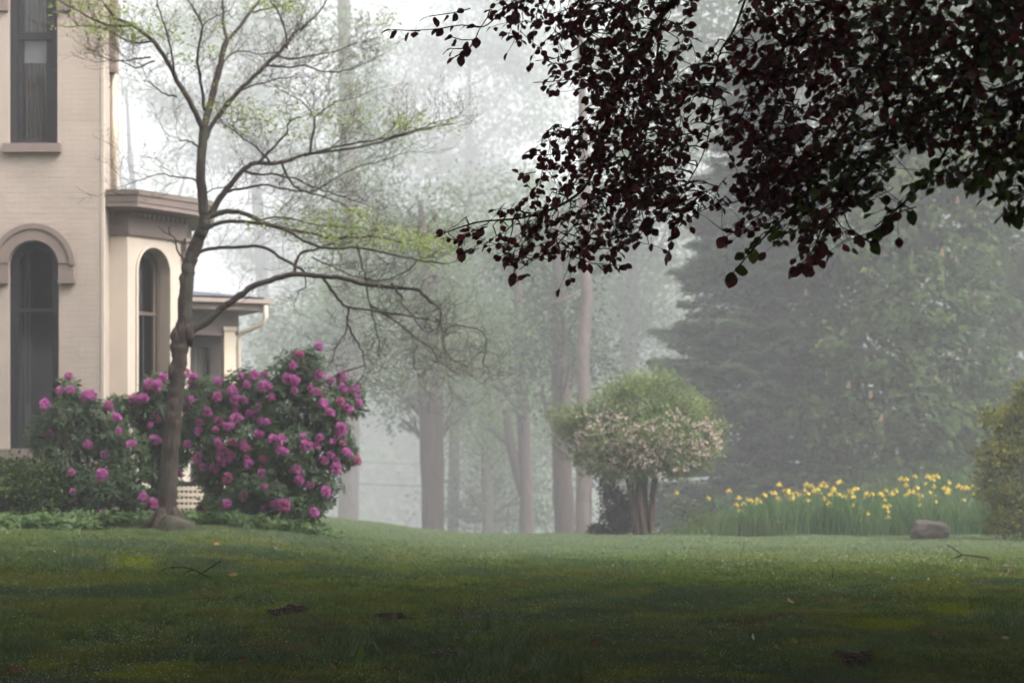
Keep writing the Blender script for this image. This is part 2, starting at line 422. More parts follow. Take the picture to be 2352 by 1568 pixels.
s = MB(); bar(s, MF, ux(-14), ux(92), -.02, .10, zz(1052), zz(1030.5)); s.build('sill', M['taupe'], house)
s = MB(); bar(s, MF, ux(-200), ux(-10), 0.0, .05, zz(1052), zz(1030.5)); s.build('water_table', M['taupe'], house)

# ---------------- bay
DB = 35.22
A = Vector((xc + .001, DB, 0)); B = pos(293, 0, DB); C = Vector((B.x + .675, DB + 1.08, 0)); Dd = Vector((C.x - .12, C.y + 1.6, 0)); E0 = Vector((-8, Dd.y, 0))
zt = zz(530, DB)
bw = MB()
M1, L1 = frame_of(A, B); wall_mb(bw, M1, L1, zbase, zt, [])
M2, L2 = frame_of(B, C)
bo = (L2 * .455, .355, zbase + .9, zz(622, 35.55), True)
bc, bh = bo[0], bo[1]
wall_mb(bw, M2, L2, zbase, zt, [bo], reveal=.26)
M3, L3 = frame_of(C, Dd); wall_mb(bw, M3, L3, zbase, zt, [])
bay = bw.build('bay_wall', M['wall_light'], house)
fs = MB()
for (Mx, L, a, b_) in ((M1, L1, 0, 0), (M2, L2, 0, 0), (M3, L3, 0, 0)):
    pass
def poly_band(mb, P, outs, z0, z1, inner=.0):
    """extruded closed band round the bay corners P (A,B,C,D), offset outward by outs at bottom/top (o0,o1)"""
    def off(o):
        pts = []
        dirs = [(P[i + 1] - P[i]).normalized() for i in range(len(P) - 1)]; nrm = [Vector((d.y, -d.x, 0)) for d in dirs]
        for i, p in enumerate(P):
            if i == 0: pts.append(p + nrm[0] * o)
            elif i == len(P) - 1: pts.append(p + nrm[-1] * o)
            else:
                b = (nrm[i - 1] + nrm[i]); b = b / b.length; pts.append(p + b * (o / b.dot(nrm[i])))
        return pts
    o0, o1 = outs; a, b = off(o0), off(o1); k = len(P)
    vs = [(p.x, p.y, z0) for p in a] + [(p.x, p.y, z1) for p in b]
    fs = [(i, i + 1, k + i + 1, k + i) for i in range(k - 1)]
    fs.append(tuple(range(k - 1, -1, -1))); fs.append(tuple(range(k, 2 * k))); fs.append((0, k, 2 * k - 1, k - 1))
    mb.add(vs, fs)
PB = [Vector((p.x, p.y, 0)) for p in (A, B, C, Dd)]
z = lambda py: zz(py, 35.2)
m = MB(); poly_band(m, PB, (.03, .03), z(531), z(486)); poly_band(m, PB, (.045, .055), z(538), z(531)); m.build('frieze', M['cornice'], house)
m = MB(); poly_band(m, PB, (.06, .16), z(486), z(480)); poly_band(m, PB, (.36, .36), z(480), z(470)); m.build('soffit', M['cornice'], house)
m = MB(); poly_band(m, PB, (.37, .385), z(470), z(453)); m.build('fascia', M['cornice'], house)
m = MB(); poly_band(m, PB, (.40, .425), z(453), z(443)); m.build('gutter', M['cornice_light'], house)
m = MB(); poly_band(m, PB, (.43, -.1), z(443), z(436)); m.build('roof', M['roof'], house)
for (Mx, L) in ((M1, L1), (M2, L2)):
    n = int(L / .105)
    for k in range(n):
        u = (k + .5) * L / n
        if (Mx @ Vector((u, 0, 0))).x < xc + .02: continue
        d_ = MB(); d_.box(u - .03, u + .03, .031, .105, z(497), z(486.5), Mx); d_.build('dentil', M['cornice'], house)
m = MB(); m.box(L2 - .07, L2 + .05, -.02, .10, z(560), z(531), M2); m.box(L2 - .07, L2 + .04, -.02, .06, z(585), z(560), M2); m.build('bracket', M['cornice'], house)
# bay window: deep reveal, sash set back
wn = window(M2, bc, bh - .003, bo[2], bo[3], -.22, .05, M['sash_brown'], rail=zz(717, 35.6), sashw=.05)
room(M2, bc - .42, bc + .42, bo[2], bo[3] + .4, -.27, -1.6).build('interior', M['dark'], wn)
folds(M2, bc - .30, bc - .10, bo[2], bo[3] + .1, -.34, None, .012, .05).build('curtain', M['curtain'], wn)
m = MB(); ring(m, M2, bc, bo[3], bh + .001, bh + .045, -.01, .02, leg=bo[3] - bo[2], n=18); m.build('window_surround', M['wall_light'], house)
m = MB(); bar(m, M2, bc - .012, bc + .012, -.245, -.20, bo[2], zz(724, 35.6)); m.build('glazing_bar', M['sash'], wn)

# ---------------- side porch beyond the bay
pa = pos(408, 0, 38.9); pb = pos(602, 0, 39.5)
MP, LP_ = frame_of(pa, pb)
zp = lambda py: zz(py, 39.3)
m = MB(); m.box(-1.0, LP_ + .02, -2.6, .02, zp(690), zp(680.5), MP); m.add([MP @ Vector(q) for q in [(-1, .05, zp(682)), (LP_ + .05, .05, zp(682)), (LP_ - .9, -1.3, zp(655) + .0), (-1, -1.3, zp(655)), (LP_ + .05, -2.6, zp(682)), (-1, -2.6, zp(682))]], [(0, 1, 2, 3), (1, 4, 2), (3, 2, 4, 5)]); m.build('porch_roof', M['roof'], house)
m = MB(); m.box(-1.0, LP_ + .06, -2.62, .06, zp(712), zp(690.5), MP); m.build('porch_fascia', M['cornice'], house)
m = MB(); m.box(-1.0, LP_ + .13, .061, .14, zp(696), zp(687), MP); m.box(LP_ + .062, LP_ + .13, -2.6, .06, zp(696), zp(687), MP); m.build('porch_gutter', M['cornice_light'], house)
m = MB(); m.box(-1.0, LP_ - .30, -.42, -.30, zp(768), zp(712.5), MP); m.build('porch_beam', M['cornice'], house)
m = MB(); m.box(LP_ - .42, LP_ - .30, -2.3, -.43, zp(768), zp(712.5), MP); m.build('porch_beam', M['cornice'], house)
up = lambda px: (px - 408) / (602 - 408) * LP_
m = MB(); m.box(up(526), up(552), -.44, -.26, gzf(-4.5, 39), zp(757), MP); m.box(up(523), up(555), -.46, -.24, zp(757), zp(748), MP); m.build('porch_post', M['cream_trim'], house)
m = MB(); m.tube([MP @ Vector(q) for q in [(up(606), .09, zp(700)), (up(606), .09, zp(728)), (up(601), .05, zp(742)), (up(580), -.12, zp(755)), (up(565), -.25, zp(762)), (up(560), -.28, zp(775)), (up(560), -.28, gzf(-4.5, 39))]], [.038] * 7, 10); m.build('downspout', M['cream_trim'], house, True)
zpb = gzf(-5, 40)
m = MB(); op = (up(488), .24, zpb + .9, zp(792), False)
MQ = MP @ Matrix.Translation((0, -.9, 0)); wall_mb(m, MQ, up(552), zpb, zp(712), [op], reveal=.1, u0=-1.0); m.build('porch_wall', M['porch_dark'], house)
wn = window(MQ, up(488), .25, zpb + .9, zp(790), -.05, .035, M['sash'], sashw=.03, arch=False)
folds(MQ, up(488) - .24, up(488) + .24, zpb + .9, zp(790), -.10, None, .006, .1).build('curtain', M['cream_trim'], wn)  # curtain's pale colour stands in for foggy trees reflected in the pane
m = MB(); bar(m, MQ, up(432), up(448), .001, .03, zpb, zp(790)); m.build('trim', M['sash'], house)
# lattice under the porch, seen below the rhododendrons
lt = empty('lattice_panel', (0, 0, 0), None, None); del_ = lt
lt.parent = house; lt.location = -Vector(house.location)
la = pos(392, 0, 34.6); lb = pos(462, 0, 34.9); ML, LL = frame_of(la, lb)
zl = lambda py: zz(py, 34.7)
for k in range(8):
    m = MB(); u = k * LL / 7; m.box(u - .016, u + .016, 0, .012, zl(1200), zl(1116), ML); m.build('slat', M['cream_trim'], lt)
for k in range(6):
    m = MB(); zc = zl(1122 + k * 13.5); m.box(-.03, LL + .03, .013, .026, zc - .026, zc + .026, ML); m.build('slat', M['cream_trim'], lt)
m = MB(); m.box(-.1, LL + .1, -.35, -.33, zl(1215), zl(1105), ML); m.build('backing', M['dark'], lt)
# ------------------------------------------------------------------ foliage makers
NR = np.random.default_rng(7)
def unit(v): return v / np.maximum(np.linalg.norm(v, axis=-1, keepdims=True), 1e-9)
def leaf_arrays(Pn, Dn, Nn, ln, wd, fold=.25):
    """kite leaves folded on the midrib: 4 verts, 2 tris each. Pn base points, Dn along, Nn face normal"""
    Dn = unit(Dn); S = unit(np.cross(Dn, Nn)); Nn = np.cross(S, Dn)
    ln = np.asarray(ln)[:, None]; wd = np.asarray(wd)[:, None]
    a = Pn; b = Pn + Dn * ln * .45 + S * wd * .5 + Nn * wd * fold; c = Pn + Dn * ln; d = Pn + Dn * ln * .45 - S * wd * .5 + Nn * wd * fold
    V = np.stack([a, b, c, d], 1).reshape(-1, 3); i = np.arange(len(Pn))[:, None] * 4
    T = np.concatenate([i + np.array([[0, 1, 2]]), i + np.array([[0, 2, 3]])], 1).reshape(-1, 3)
    return V, T
def scatter_clumps(blobs, dens, per, csize, rng, shell=.55, flat=.6):
    """clump centres through ellipsoid blobs (c, r) -> leaf points, outward dirs"""
    P, O = [], []
    for (c, r) in blobs:
        c = np.array(c, float); r = np.array(r, float)
        area = (r[0] * r[1] + r[0] * r[2] + r[1] * r[2]) / 3 * 4 * np.pi
        n = max(4, int(area * dens))
        u = unit(rng.normal(size=(n, 3))); rad = shell + (1 - shell) * rng.random(n) ** .6
        rad *= 1 + .18 * np.sin(u[:, 0] * 5 + c[0]) * np.sin(u[:, 2] * 6 + c[1]) + rng.normal(0, .05, n)
        cc = c + u * r * rad[:, None]
        k = rng.poisson(per, n) + 2
        idx = np.repeat(np.arange(n), k); m = len(idx)
        j = rng.normal(size=(m, 3)) * csize * np.array([1, 1, flat])
        P.append(cc[idx] + j); O.append(unit(u[idx] * np.array([1, 1, .6]) + unit(j) * .9))
    return np.concatenate(P), np.concatenate(O)
def crown(name, blobs, mat, parent, size=.13, dens=3.0, per=9, csize=.35, seed=1, droop=.25, aspect=.6, up=.9, shell=.5, flat=.6, zmin=None):
    rng = np.random.default_rng(seed)
    P, O = scatter_clumps(blobs, dens, per, csize, rng, shell, flat)
    if zmin is not None:
        k = P[:, 2] > zmin; P = P[k]; O = O[k]
    n = len(P)
    D = unit(O + rng.normal(size=(n, 3)) * .5 + np.array([0, 0, -droop]))
    N = unit(rng.normal(size=(n, 3)) * .55 + np.array([0, 0, up]) + O * .3)
    s = size * rng.uniform(.65, 1.25, n)
    V, T = leaf_arrays(P, D, N, s, s * aspect)
    return stuff(npmesh(name, V, T, mat, parent))
def limb(mb, a, b, r0, r1, rng, n=6, sag=.1, k=6):
    a = Vector(a); b = Vector(b); L = (b - a).length; pts, rad = [], []
    off = Vector((rng.uniform(-1, 1), rng.uniform(-1, 1), rng.uniform(.2, 1))) * L * sag
    for i in range(k + 1):
        t = i / k; p = a.lerp(b, t) + off * (4 * t * (1 - t)) + Vector((rng.uniform(-1, 1), rng.uniform(-1, 1), rng.uniform(-1, 1))) * L * .015 * (0 < i < k)
        pts.append(p); rad.append(r0 + (r1 - r0) * t)
    mb.tube(pts, rad, n); return pts
# ------------------------------------------------------------------ far trees in the mist
M['leaf_far'] = leafmat('leaf_fresh', (.14, .21, .08), (.22, .31, .12), .5, None, c3=(.10, .16, .08), pscale=.35, gloss=False)
M['leaf_far2'] = leafmat('leaf_mid', (.08, .125, .06), (.13, .19, .085), .45, None, c3=(.16, .22, .10), pscale=.3, gloss=False)
M['leaf_dark'] = leafmat('leaf_dark', (.028, .050, .030), (.05, .08, .045), .3, None, c3=(.07, .105, .05), pscale=.5, gloss=False)
M['bark_grey'] = bark('bark_grey', (.05, .042, .038), (.12, .10, .09))
M['bark_pale'] = bark('bark_pale', (.17, .12, .10), (.27, .20, .17), (10, 10, 3), .4)
M['bark_pink'] = bark('bark_pink', (.11, .088, .08), (.18, .145, .132), (9, 9, 4), .5)
M['bark_brown'] = bark('bark_brown', (.05, .033, .028), (.10, .07, .058))
def tree(name, label, cat, d, trunk, bl, leaf, barkm, size=.14, dens=2.6, per=8, csize=.4, seed=1, limbs=True, group=None, forks=(), lob=None, **kw):
    """trunk: list of (px, py, width px) at distance d; bl: list of (px, py, rx px, rz px[, dd])"""
    rng = random.Random(seed)
    bx, by = pos(trunk[0][0], 0, d).x, d
    base = Vector((bx, by, gzf(bx, by) - .15))
    t = empty(name, base, label, cat, group)
    mb = MB(); pts = []; rad = []
    for i, (px, py, wd) in enumerate(trunk):
        p = pos(px, py, d + (i * .05))
        if i == 0: p = base.copy()
        pts.append(p); rad.append(pxs(wd, d) / 2)
    # root flare
    pts.insert(1, pts[0].lerp(pts[1], .12) + Vector((0, 0, 0))); rad.insert(1, rad[0] * .92); rad[0] *= 1.25
    fine, fr = [], []
    for i in range(len(pts) - 1):
        for k in range(4):
            fine.append(pts[i].lerp(pts[i + 1], k / 4)); fr.append((rad[i] + (rad[i + 1] - rad[i]) * k / 4) * rng.uniform(.95, 1.05))
    fine.append(pts[-1]); fr.append(rad[-1])
    mb.tube(fine, fr, 12, True, .06, rng); mb.build('trunk', barkm, t, True)
    for fk in forks:
        m2 = MB(); fp = [pos(a, b, d + .1) for a, b, c in fk]; m2.tube(fp, [pxs(c, d) / 2 for a, b, c in fk], 9); m2.build('branch', barkm, t, True)
    blobs = []
    for b in bl:
        dd = b[4] if len(b) > 4 else rng.uniform(-1.5, 1.5); dist = d + dd
        c = pos(b[0], b[1], dist); rx = pxs(b[2], dist); rz = pxs(b[3], dist)
        blobs.append(((c.x, c.y, c.z), (rx, min(rx, 2.6), rz)))
    if limbs:
        lm = MB()
        for (c, r) in blobs:
            zt_ = min(max(c[2] - r[2] * .9 - .8, pts[0].z + 1.5), pts[-1].z - .1)
            q = min(fine, key=lambda p: abs(p.z - zt_)); i = fine.index(q)
            P = limb(lm, q, c, min(fr[i] * .4, .085), .03, rng, 5, .08)
            for _ in range(3):
                e = Vector(c) + Vector((rng.uniform(-1, 1) * r[0], rng.uniform(-1, 1) * r[1], rng.uniform(-.8, .8) * r[2])) * .8
                limb(lm, P[rng.randrange(2, 6)], e, .045, .015, rng, 4, .08, 5)
        lm.build('limbs', barkm, t, True)['kind'] = 'stuff'
    crown('crown', blobs, leaf, t, size * .9, dens * 1.5 * (60 / max(60, d)) ** .7, per * 1.9, csize, seed, **kw)
    # deeper, denser inner foliage so that each crown reads as a mass
    inner = [(c, tuple(q * .78 for q in r)) for c, r in blobs]
    P_ = crown('inner_crown', inner, leaf, t, size * 1.5, dens * .9 * (60 / max(60, d)) ** .7, per * 1.2, csize * .8, seed + 500)
    return t
PALE = 'pale-trunked'
# the row of tall trees behind the lawn
tree('tall_tree', 'tall tree with thick pale pinkish trunk just right of the rhododendrons', 'tree', 84,
     [(798, 1230, 56), (803, 1000, 47), (806, 700, 44), (800, 400, 38), (792, 150, 32), (788, -150, 24), (786, -420, 10)],
     [(760, -190, 200, 90), (900, -120, 120, 70, 2), (815, 540, 80, 60, -1.8), (795, 400, 80, 60, -1.8), (790, 780, 70, 60, -1.8), (810, 670, 75, 70, -1.8), (805, 230, 80, 70, -1.8), (800, 90, 90, 70, -1.8), (860, 320, 90, 60, 2), (740, 480, 70, 50, 1)],
     M['leaf_far'], M['bark_pink'], seed=11, dens=3.2, csize=.5)
tree('tall_tree', 'broad grey trunk standing alone in the mist, low dark leaf clumps round its shoulder', 'tree', 66,
     [(996, 1240, 62), (992, 1000, 54), (988, 880, 58), (984, 700, 40), (975, 560, 26), (965, 460, 10)],
     [(985, 890, 75, 75, 1), (900, 900, 60, 50, 2), (920, 960, 40, 26, 1), (1060, 930, 75, 60, 2), (1050, 780, 110, 80, 3), (920, 760, 110, 80, -1), (880, 640, 110, 90, 2), (1000, 620, 100, 80, -1), (990, 760, 80, 70, -2), (960, 500, 110, 70, 1), (985, 850, 60, 60, -2)],
     M['leaf_far2'], M['bark_brown'], seed=12, dens=2.3)
tree('forked_tree', 'slim dark tree whose trunk forks low, hung with light drooping leaves', 'tree', 72,
     [(1208, 1240, 40), (1208, 1120, 30), (1203, 1000, 30), (1198, 850, 30), (1190, 650, 20), (1186, 520, 10)],
     [(1140, 850, 90, 60, 1), (1230, 790, 90, 70, -1), (1130, 700, 120, 70, 1), (1240, 640, 90, 80, 2), (1150, 560, 110, 80, 1), (1110, 980, 80, 40, 2), (1200, 900, 50, 40, -1.5), (1195, 760, 60, 60, -1.5)],
     M['leaf_far'], M['bark_brown'], seed=13, dens=2.4, forks=[[(1202, 1135, 24), (1185, 1070, 24), (1170, 1010, 22), (1162, 940, 18)]])
tree('shaded_tree', 'dark brown trunk close against the left of the pale pink trunk', 'tree', 64,
     [(1300, 1240, 52), (1292, 1100, 46), (1288, 950, 44), (1284, 800, 34), (1280, 600, 22), (1278, 480, 12)],
     [(1270, 760, 110, 90, 1), (1340, 820, 80, 80, 2), (1250, 600, 120, 90, 1), (1330, 560, 110, 100, 3), (1240, 900, 60, 60, 2), (1290, 840, 50, 60, -1.5), (1280, 700, 70, 80, -1.5)],
     M['leaf_dark'], M['bark_brown'], seed=14, dens=2.2)
tree('pink_barked_tree', 'tall straight pale pink trunk rising behind the blossoming shrub', 'tree', 56,
     [(1340, 1240, 42), (1341, 1100, 37), (1341, 950, 33), (1339, 830, 30), (1341, 760, 30), (1349, 690, 30), (1343, 600, 28), (1343, 480, 26), (1338, 250, 20), (1330, 0, 12)],
     [(1420, -60, 160, 90, 2), (1440, 320, 90, 60, 4), (1330, -140, 220, 110)],
     M['leaf_far2'], M['bark_pink'], seed=15, dens=1.8, forks=[[(1336, 665, 7), (1290, 690, 5), (1240, 700, 3)]])
# hazier trees behind
tree('misty_tree', 'pale spreading tree behind the bare crown with a wide gap of sky under it', 'tree', 138,
     [(620, 1240, 44), (615, 950, 38), (605, 700, 30), (590, 450, 26), (570, 200, 18), (560, -50, 8)],
     [(430, 250, 90, 40, 2), (520, 330, 110, 60, 1), (380, 215, 60, 25), (560, 190, 120, 60), (640, 300, 110, 80), (600, 60, 140, 80), (450, 60, 120, 60), (700, 520, 90, 60), (680, 400, 80, 50), (560, 560, 60, 24, 3), (610, 600, 70, 30, 2), (720, 640, 80, 60), (660, 760, 90, 60), (740, 780, 90, 80), (580, 770, 70, 60), (680, 860, 90, 60)],
     M['leaf_far'], M['bark_grey'], seed=21, dens=2.0, per=16, size=.19, csize=.75)
tree('misty_tree', 'faint light green tree crown rising between the broad grey trunk and the copper leaves', 'tree', 150,
     [(1090, 1240, 40), (1088, 900, 30), (1080, 500, 24), (1075, 200, 16)],
     [(1000, 330, 120, 80), (1130, 420, 110, 70), (1060, 560, 130, 80), (1180, 250, 130, 90), (940, 160, 120, 90), (1080, 100, 150, 80), (1200, 560, 120, 80), (1000, 730, 150, 80), (860, 440, 110, 80), (1120, 700, 120, 80), (840, 620, 100, 80), (900, 800, 110, 60), (850, 260, 90, 80), (1240, 120, 130, 90), (1150, -50, 200, 80)],
     M['leaf_far2'], M['bark_grey'], seed=22, dens=1.9, per=15, size=.2, csize=.8)
tree('misty_tree', 'thin misty tree just right of the house with open lacy branches', 'tree', 130,
     [(350, 1240, 26), (345, 900, 22), (330, 600, 18), (300, 380, 12), (290, 200, 6)],
     [(300, 400, 60, 50), (400, 400, 60, 40), (330, 60, 90, 60), (280, 180, 60, 50), (440, 120, 80, 40), (380, 480, 70, 30), (500, 470, 60, 50)],
     M['leaf_far'], M['bark_grey'], seed=23, dens=1.0, per=12, size=.17, csize=.7, forks=[[(342, 800, 12), (390, 520, 9), (430, 390, 6)], [(335, 640, 10), (290, 470, 7), (260, 330, 5)]])
tree('misty_tree', 'tall dim grey tree mass standing far behind the forked trunk', 'tree', 100,
     [(1140, 1240, 40), (1140, 1050, 34), (1130, 700, 28)],
     [(1060, 1180, 60, 40), (1150, 1160, 80, 50), (1230, 1150, 80, 60), (1130, 1060, 90, 50), (1230, 1020, 90, 60), (1020, 860, 110, 70), (1160, 880, 120, 80), (1290, 950, 90, 80), (1100, 760, 130, 80), (1300, 760, 130, 100), (1380, 640, 130, 100), (1280, 560, 150, 100)],
     M['leaf_far2'], M['bark_grey'], seed=24, dens=1.4, per=7, size=.26, csize=.7)
tree('misty_tree', 'dim tree filling the space above the blossoming shrub', 'tree', 92,
     [(1440, 1240, 44), (1445, 900, 36), (1450, 600, 28), (1450, 300, 16)],
     [(1430, 780, 110, 80), (1500, 700, 110, 90), (1420, 620, 130, 90), (1530, 540, 130, 100), (1440, 450, 140, 90), (1580, 380, 140, 100), (1480, 280, 150, 100), (1600, 200, 150, 100), (1480, 120, 160, 90), (1560, 850, 80, 60), (1400, 880, 60, 50)],
     M['leaf_far2'], M['bark_grey'], seed=25, dens=2.0, per=8, size=.18, csize=.45)
tree('misty_tree', 'round light green tree low in the mist above the tallest rhododendron', 'tree', 88,
     [(690, 1240, 30), (690, 1000, 24), (700, 820, 18)],
     [(640, 820, 80, 55), (700, 740, 110, 60), (790, 700, 100, 60), (850, 780, 90, 70), (760, 850, 100, 50), (870, 870, 60, 50), (820, 640, 80, 50), (600, 880, 60, 50)],
     M['leaf_far'], M['bark_grey'], seed=26, dens=1.9, per=8, size=.17, csize=.45)
tree('misty_tree', 'bushy low tree filling the gap behind the forked trunk', 'tree', 78,
     [(1120, 1240, 30), (1118, 1120, 24), (1110, 960, 16)],
     [(1080, 1130, 60, 50), (1150, 1090, 70, 60), (1240, 1120, 60, 70), (1110, 1010, 80, 60), (1200, 980, 90, 70), (1060, 920, 60, 50), (1150, 880, 90, 60), (1260, 900, 70, 70), (1090, 1200, 60, 40), (1180, 1190, 60, 45), (1260, 1200, 60, 40), (1030, 1180, 36, 36)],
     M['leaf_far2'], M['bark_grey'], seed=27, dens=1.3, per=8, size=.17, csize=.5)
tree('misty_tree', 'tall leafy tree closing the view above the broad grey trunk', 'tree', 80,
     [(1040, 1240, 30), (1045, 900, 24), (1060, 500, 16)],
     [(1050, 640, 90, 70), (1130, 560, 90, 70), (1000, 540, 80, 60), (1080, 740, 90, 60), (920, 560, 70, 60), (1180, 680, 80, 70), (1230, 470, 90, 80), (1080, 430, 70, 50), (1290, 620, 70, 80), (940, 680, 70, 60)],
     M['leaf_far2'], M['bark_grey'], seed=28, dens=1.5, per=8, size=.17, csize=.5)
tree('misty_tree', 'tall grey tree closing the sky behind the copper leaves and the spruce', 'tree', 84,
     [(1900, 1240, 40), (1905, 700, 30), (1900, 200, 20), (1895, -100, 10)],
     [(1700, 60, 130, 110), (1850, 120, 130, 110), (1780, -80, 150, 110), (1960, -60, 150, 110), (2000, 180, 130, 110), (1650, 220, 110, 90), (1880, 300, 130, 100), (2120, 60, 130, 120), (1600, -60, 110, 100), (1760, 260, 120, 90), (1540, 60, 90, 90)],
     M['leaf_far2'], M['bark_grey'], seed=29, dens=1.9, per=8, size=.2, csize=.5)
tree('misty_tree', 'tall grey tree rising behind the leafy trees at the right edge', 'tree', 78,
     [(2300, 1240, 40), (2300, 700, 30), (2310, 200, 20), (2310, -100, 10)],
     [(2260, 60, 130, 120), (2380, 140, 130, 120), (2180, -80, 140, 110), (2340, -100, 160, 120), (2240, 240, 120, 100), (2480, 20, 130, 130), (2460, 300, 130, 110), (2600, 200, 130, 130), (2600, 500, 140, 140), (2560, 800, 140, 150)],
     M['leaf_far2'], M['bark_grey'], seed=30, dens=1.8, per=8, size=.2, csize=.5)
# distant wood behind everything
def wood():
    rng = np.random.default_rng(31); bl = []
    for i in range(46):
        d = rng.uniform(150, 215); px = rng.uniform(330, 2700) if i > 8 else rng.uniform(700, 2300); x = (px - 1176) / F * d
        z0 = float(gz(x, d)); top = 9 if px < 620 else (rng.uniform(15, 25) if px > 900 else rng.uniform(9, 17))
        if px < 620: top = rng.uniform(4, 7)
        bl.append(((x, d, z0 + top * .4), (rng.uniform(4, 7), 3.5, top * .55)))
        bl.append(((x + rng.uniform(-3, 3), d, z0 + top * .75), (rng.uniform(3, 5), 3.5, top * .3)))
    o = crown('far_wood', bl, M['leaf_far2'], None, 1.1, .22, 8, 1.1, 32, shell=.3)
    tag(o, 'distant wood dissolving into the mist behind the tall trunks', 'woodland', None, 'stuff')
wood()
# ------------------------------------------------------------------ spruce and blossoming tree on the right
M['needle'] = leafmat('spruce_needles', (.022, .046, .030), (.048, .080, .046), .2, None, c3=(.10, .15, .075), pscale=1.6, gloss=False)
M['needle_new'] = leafmat('spruce_new_growth', (.085, .13, .075), (.13, .18, .10), .3, None, gloss=False)
def spruce(d, px, rbase_px, top_px, label, seed):
    rng = random.Random(seed); nr = np.random.default_rng(seed)
    x = (px - 1176) / F * d; zb = gzf(x, d); zt_ = EYE + (HZ - top_px) / F * d; R = pxs(rbase_px, d)
    t = empty('spruce_tree', (x, d, zb), label, 'tree')
    m = MB(); m.tube([(x, d, zb - .2), (x, d, zt_ * .5), (x, d, zt_)], [.22, .15, .02], 10); m.build('trunk', M['bark_brown'], t, True)
    lm = MB(); PP, DD, NN, SS, TT = [], [], [], [], []
    z = zb + .35; H = zt_ - zb
    while z < zt_ - .2:
        f = (z - zb) / H; r = R * (1 - f) ** .8 * (.85 + .3 * rng.random()) + .15
        nb = max(8, int(15 * (1 - f) + 6)); a0 = rng.uniform(0, 6.28)
        for k in range(nb):
            a = a0 + 6.283 * k / nb + rng.uniform(-.2, .2)
            if math.sin(a) > .55 and rng.random() < .5: continue
            L = r * rng.uniform(.72, 1.12); dz = rng.uniform(-.22, .18)
            pts = []
            for i in range(7):
                s = i / 6; pts.append(Vector((x + math.cos(a) * L * s, d + math.sin(a) * L * s, z + dz - L * .30 * s + L * .20 * s * s)))
            lm.tube(pts, [.028 * (1 - i / 7.5) for i in range(7)], 4, False)
            n = int(60 + L * 210)
            s = nr.random(n) ** .62; base = np.array([pts[0]]) + (np.array(pts[-1]) - np.array(pts[0]))[None] * s[:, None]
            zz_ = z + dz - L * .30 * s + L * .20 * s * s; base[:, 2] = zz_
            side = nr.uniform(-1, 1, n) * (.10 + .34 * L * (1 - s) * .8 + .14) ; sv = np.array([-math.sin(a), math.cos(a), 0])
            P = base + sv * side[:, None]; P[:, 2] += -np.abs(side) * .35 + nr.normal(0, .035, n)
            D = np.array([math.cos(a), math.sin(a), -.25])[None] + sv * np.sign(side)[:, None] * .8 + nr.normal(size=(n, 3)) * .2
            N = np.array([0, 0, 1.0])[None] + nr.normal(size=(n, 3)) * .3
            PP.append(P); DD.append(D); NN.append(N); SS.append(nr.uniform(.10, .19, n)); TT.append(s + np.abs(side) * .35 > .86)
        z += (.33 - .12 * f) * rng.uniform(.75, 1.25)
    lm.build('branches', M['bark_brown'], t)['kind'] = 'stuff'
    P, D, N, S_ = map(np.concatenate, (PP, DD, NN, SS))
    TT = np.concatenate(TT)
    V, T = leaf_arrays(P[~TT], D[~TT], N[~TT], S_[~TT], S_[~TT] * .42, -.2); stuff(npmesh('needles', V, T, M['needle'], t))
    V, T = leaf_arrays(P[TT], D[TT], N[TT], S_[TT], S_[TT] * .42, -.2); stuff(npmesh('new_growth', V, T, M['needle_new'], t))
spruce(57, 1735, 290, 20, 'broad dark spruce with drooping layered boughs behind the blossoming shrub', 41)
M['leaf_chest'] = leafmat('leaf_chestnut', (.035, .060, .028), (.058, .095, .038), .3, None, c3=(.10, .135, .045), pscale=.7, gloss=False)
M['blossom_or'] = leafmat('blossom_peach', (.50, .30, .20), (.58, .40, .28), .4, None, gloss=False)
def compound_crown(parent, blobs, mat, dens, seed, leaf=.15, fan=6):
    """palmate leaves: fans of leaflets hanging from a point"""
    rng = np.random.default_rng(seed); P0, O0 = scatter_clumps(blobs, dens, 4, .28, rng, .6, .6); n = len(P0)
    P, D, N, S_ = [], [], [], []
    nr = unit(O0 * .6 + np.array([0, 0, .8]) + rng.normal(size=(n, 3)) * .25); a = unit(np.cross(nr, rng.normal(size=(n, 3)))); b = np.cross(nr, a)
    for k in range(fan):
        t = 2 * np.pi * k / fan + .2 * rng.normal(size=(n, 1))
        dd = a * np.cos(t) + b * np.sin(t) - nr * .45
        P.append(P0); D.append(dd); N.append(nr); S_.append(leaf * rng.uniform(.7, 1.15, n))
    P, D, N, S_ = map(np.concatenate, (P, D, N, S_))
    V, T = leaf_arrays(P, D, N, S_, S_ * .42, .1); return stuff(npmesh('crown', V, T, mat, parent)), P0, O0
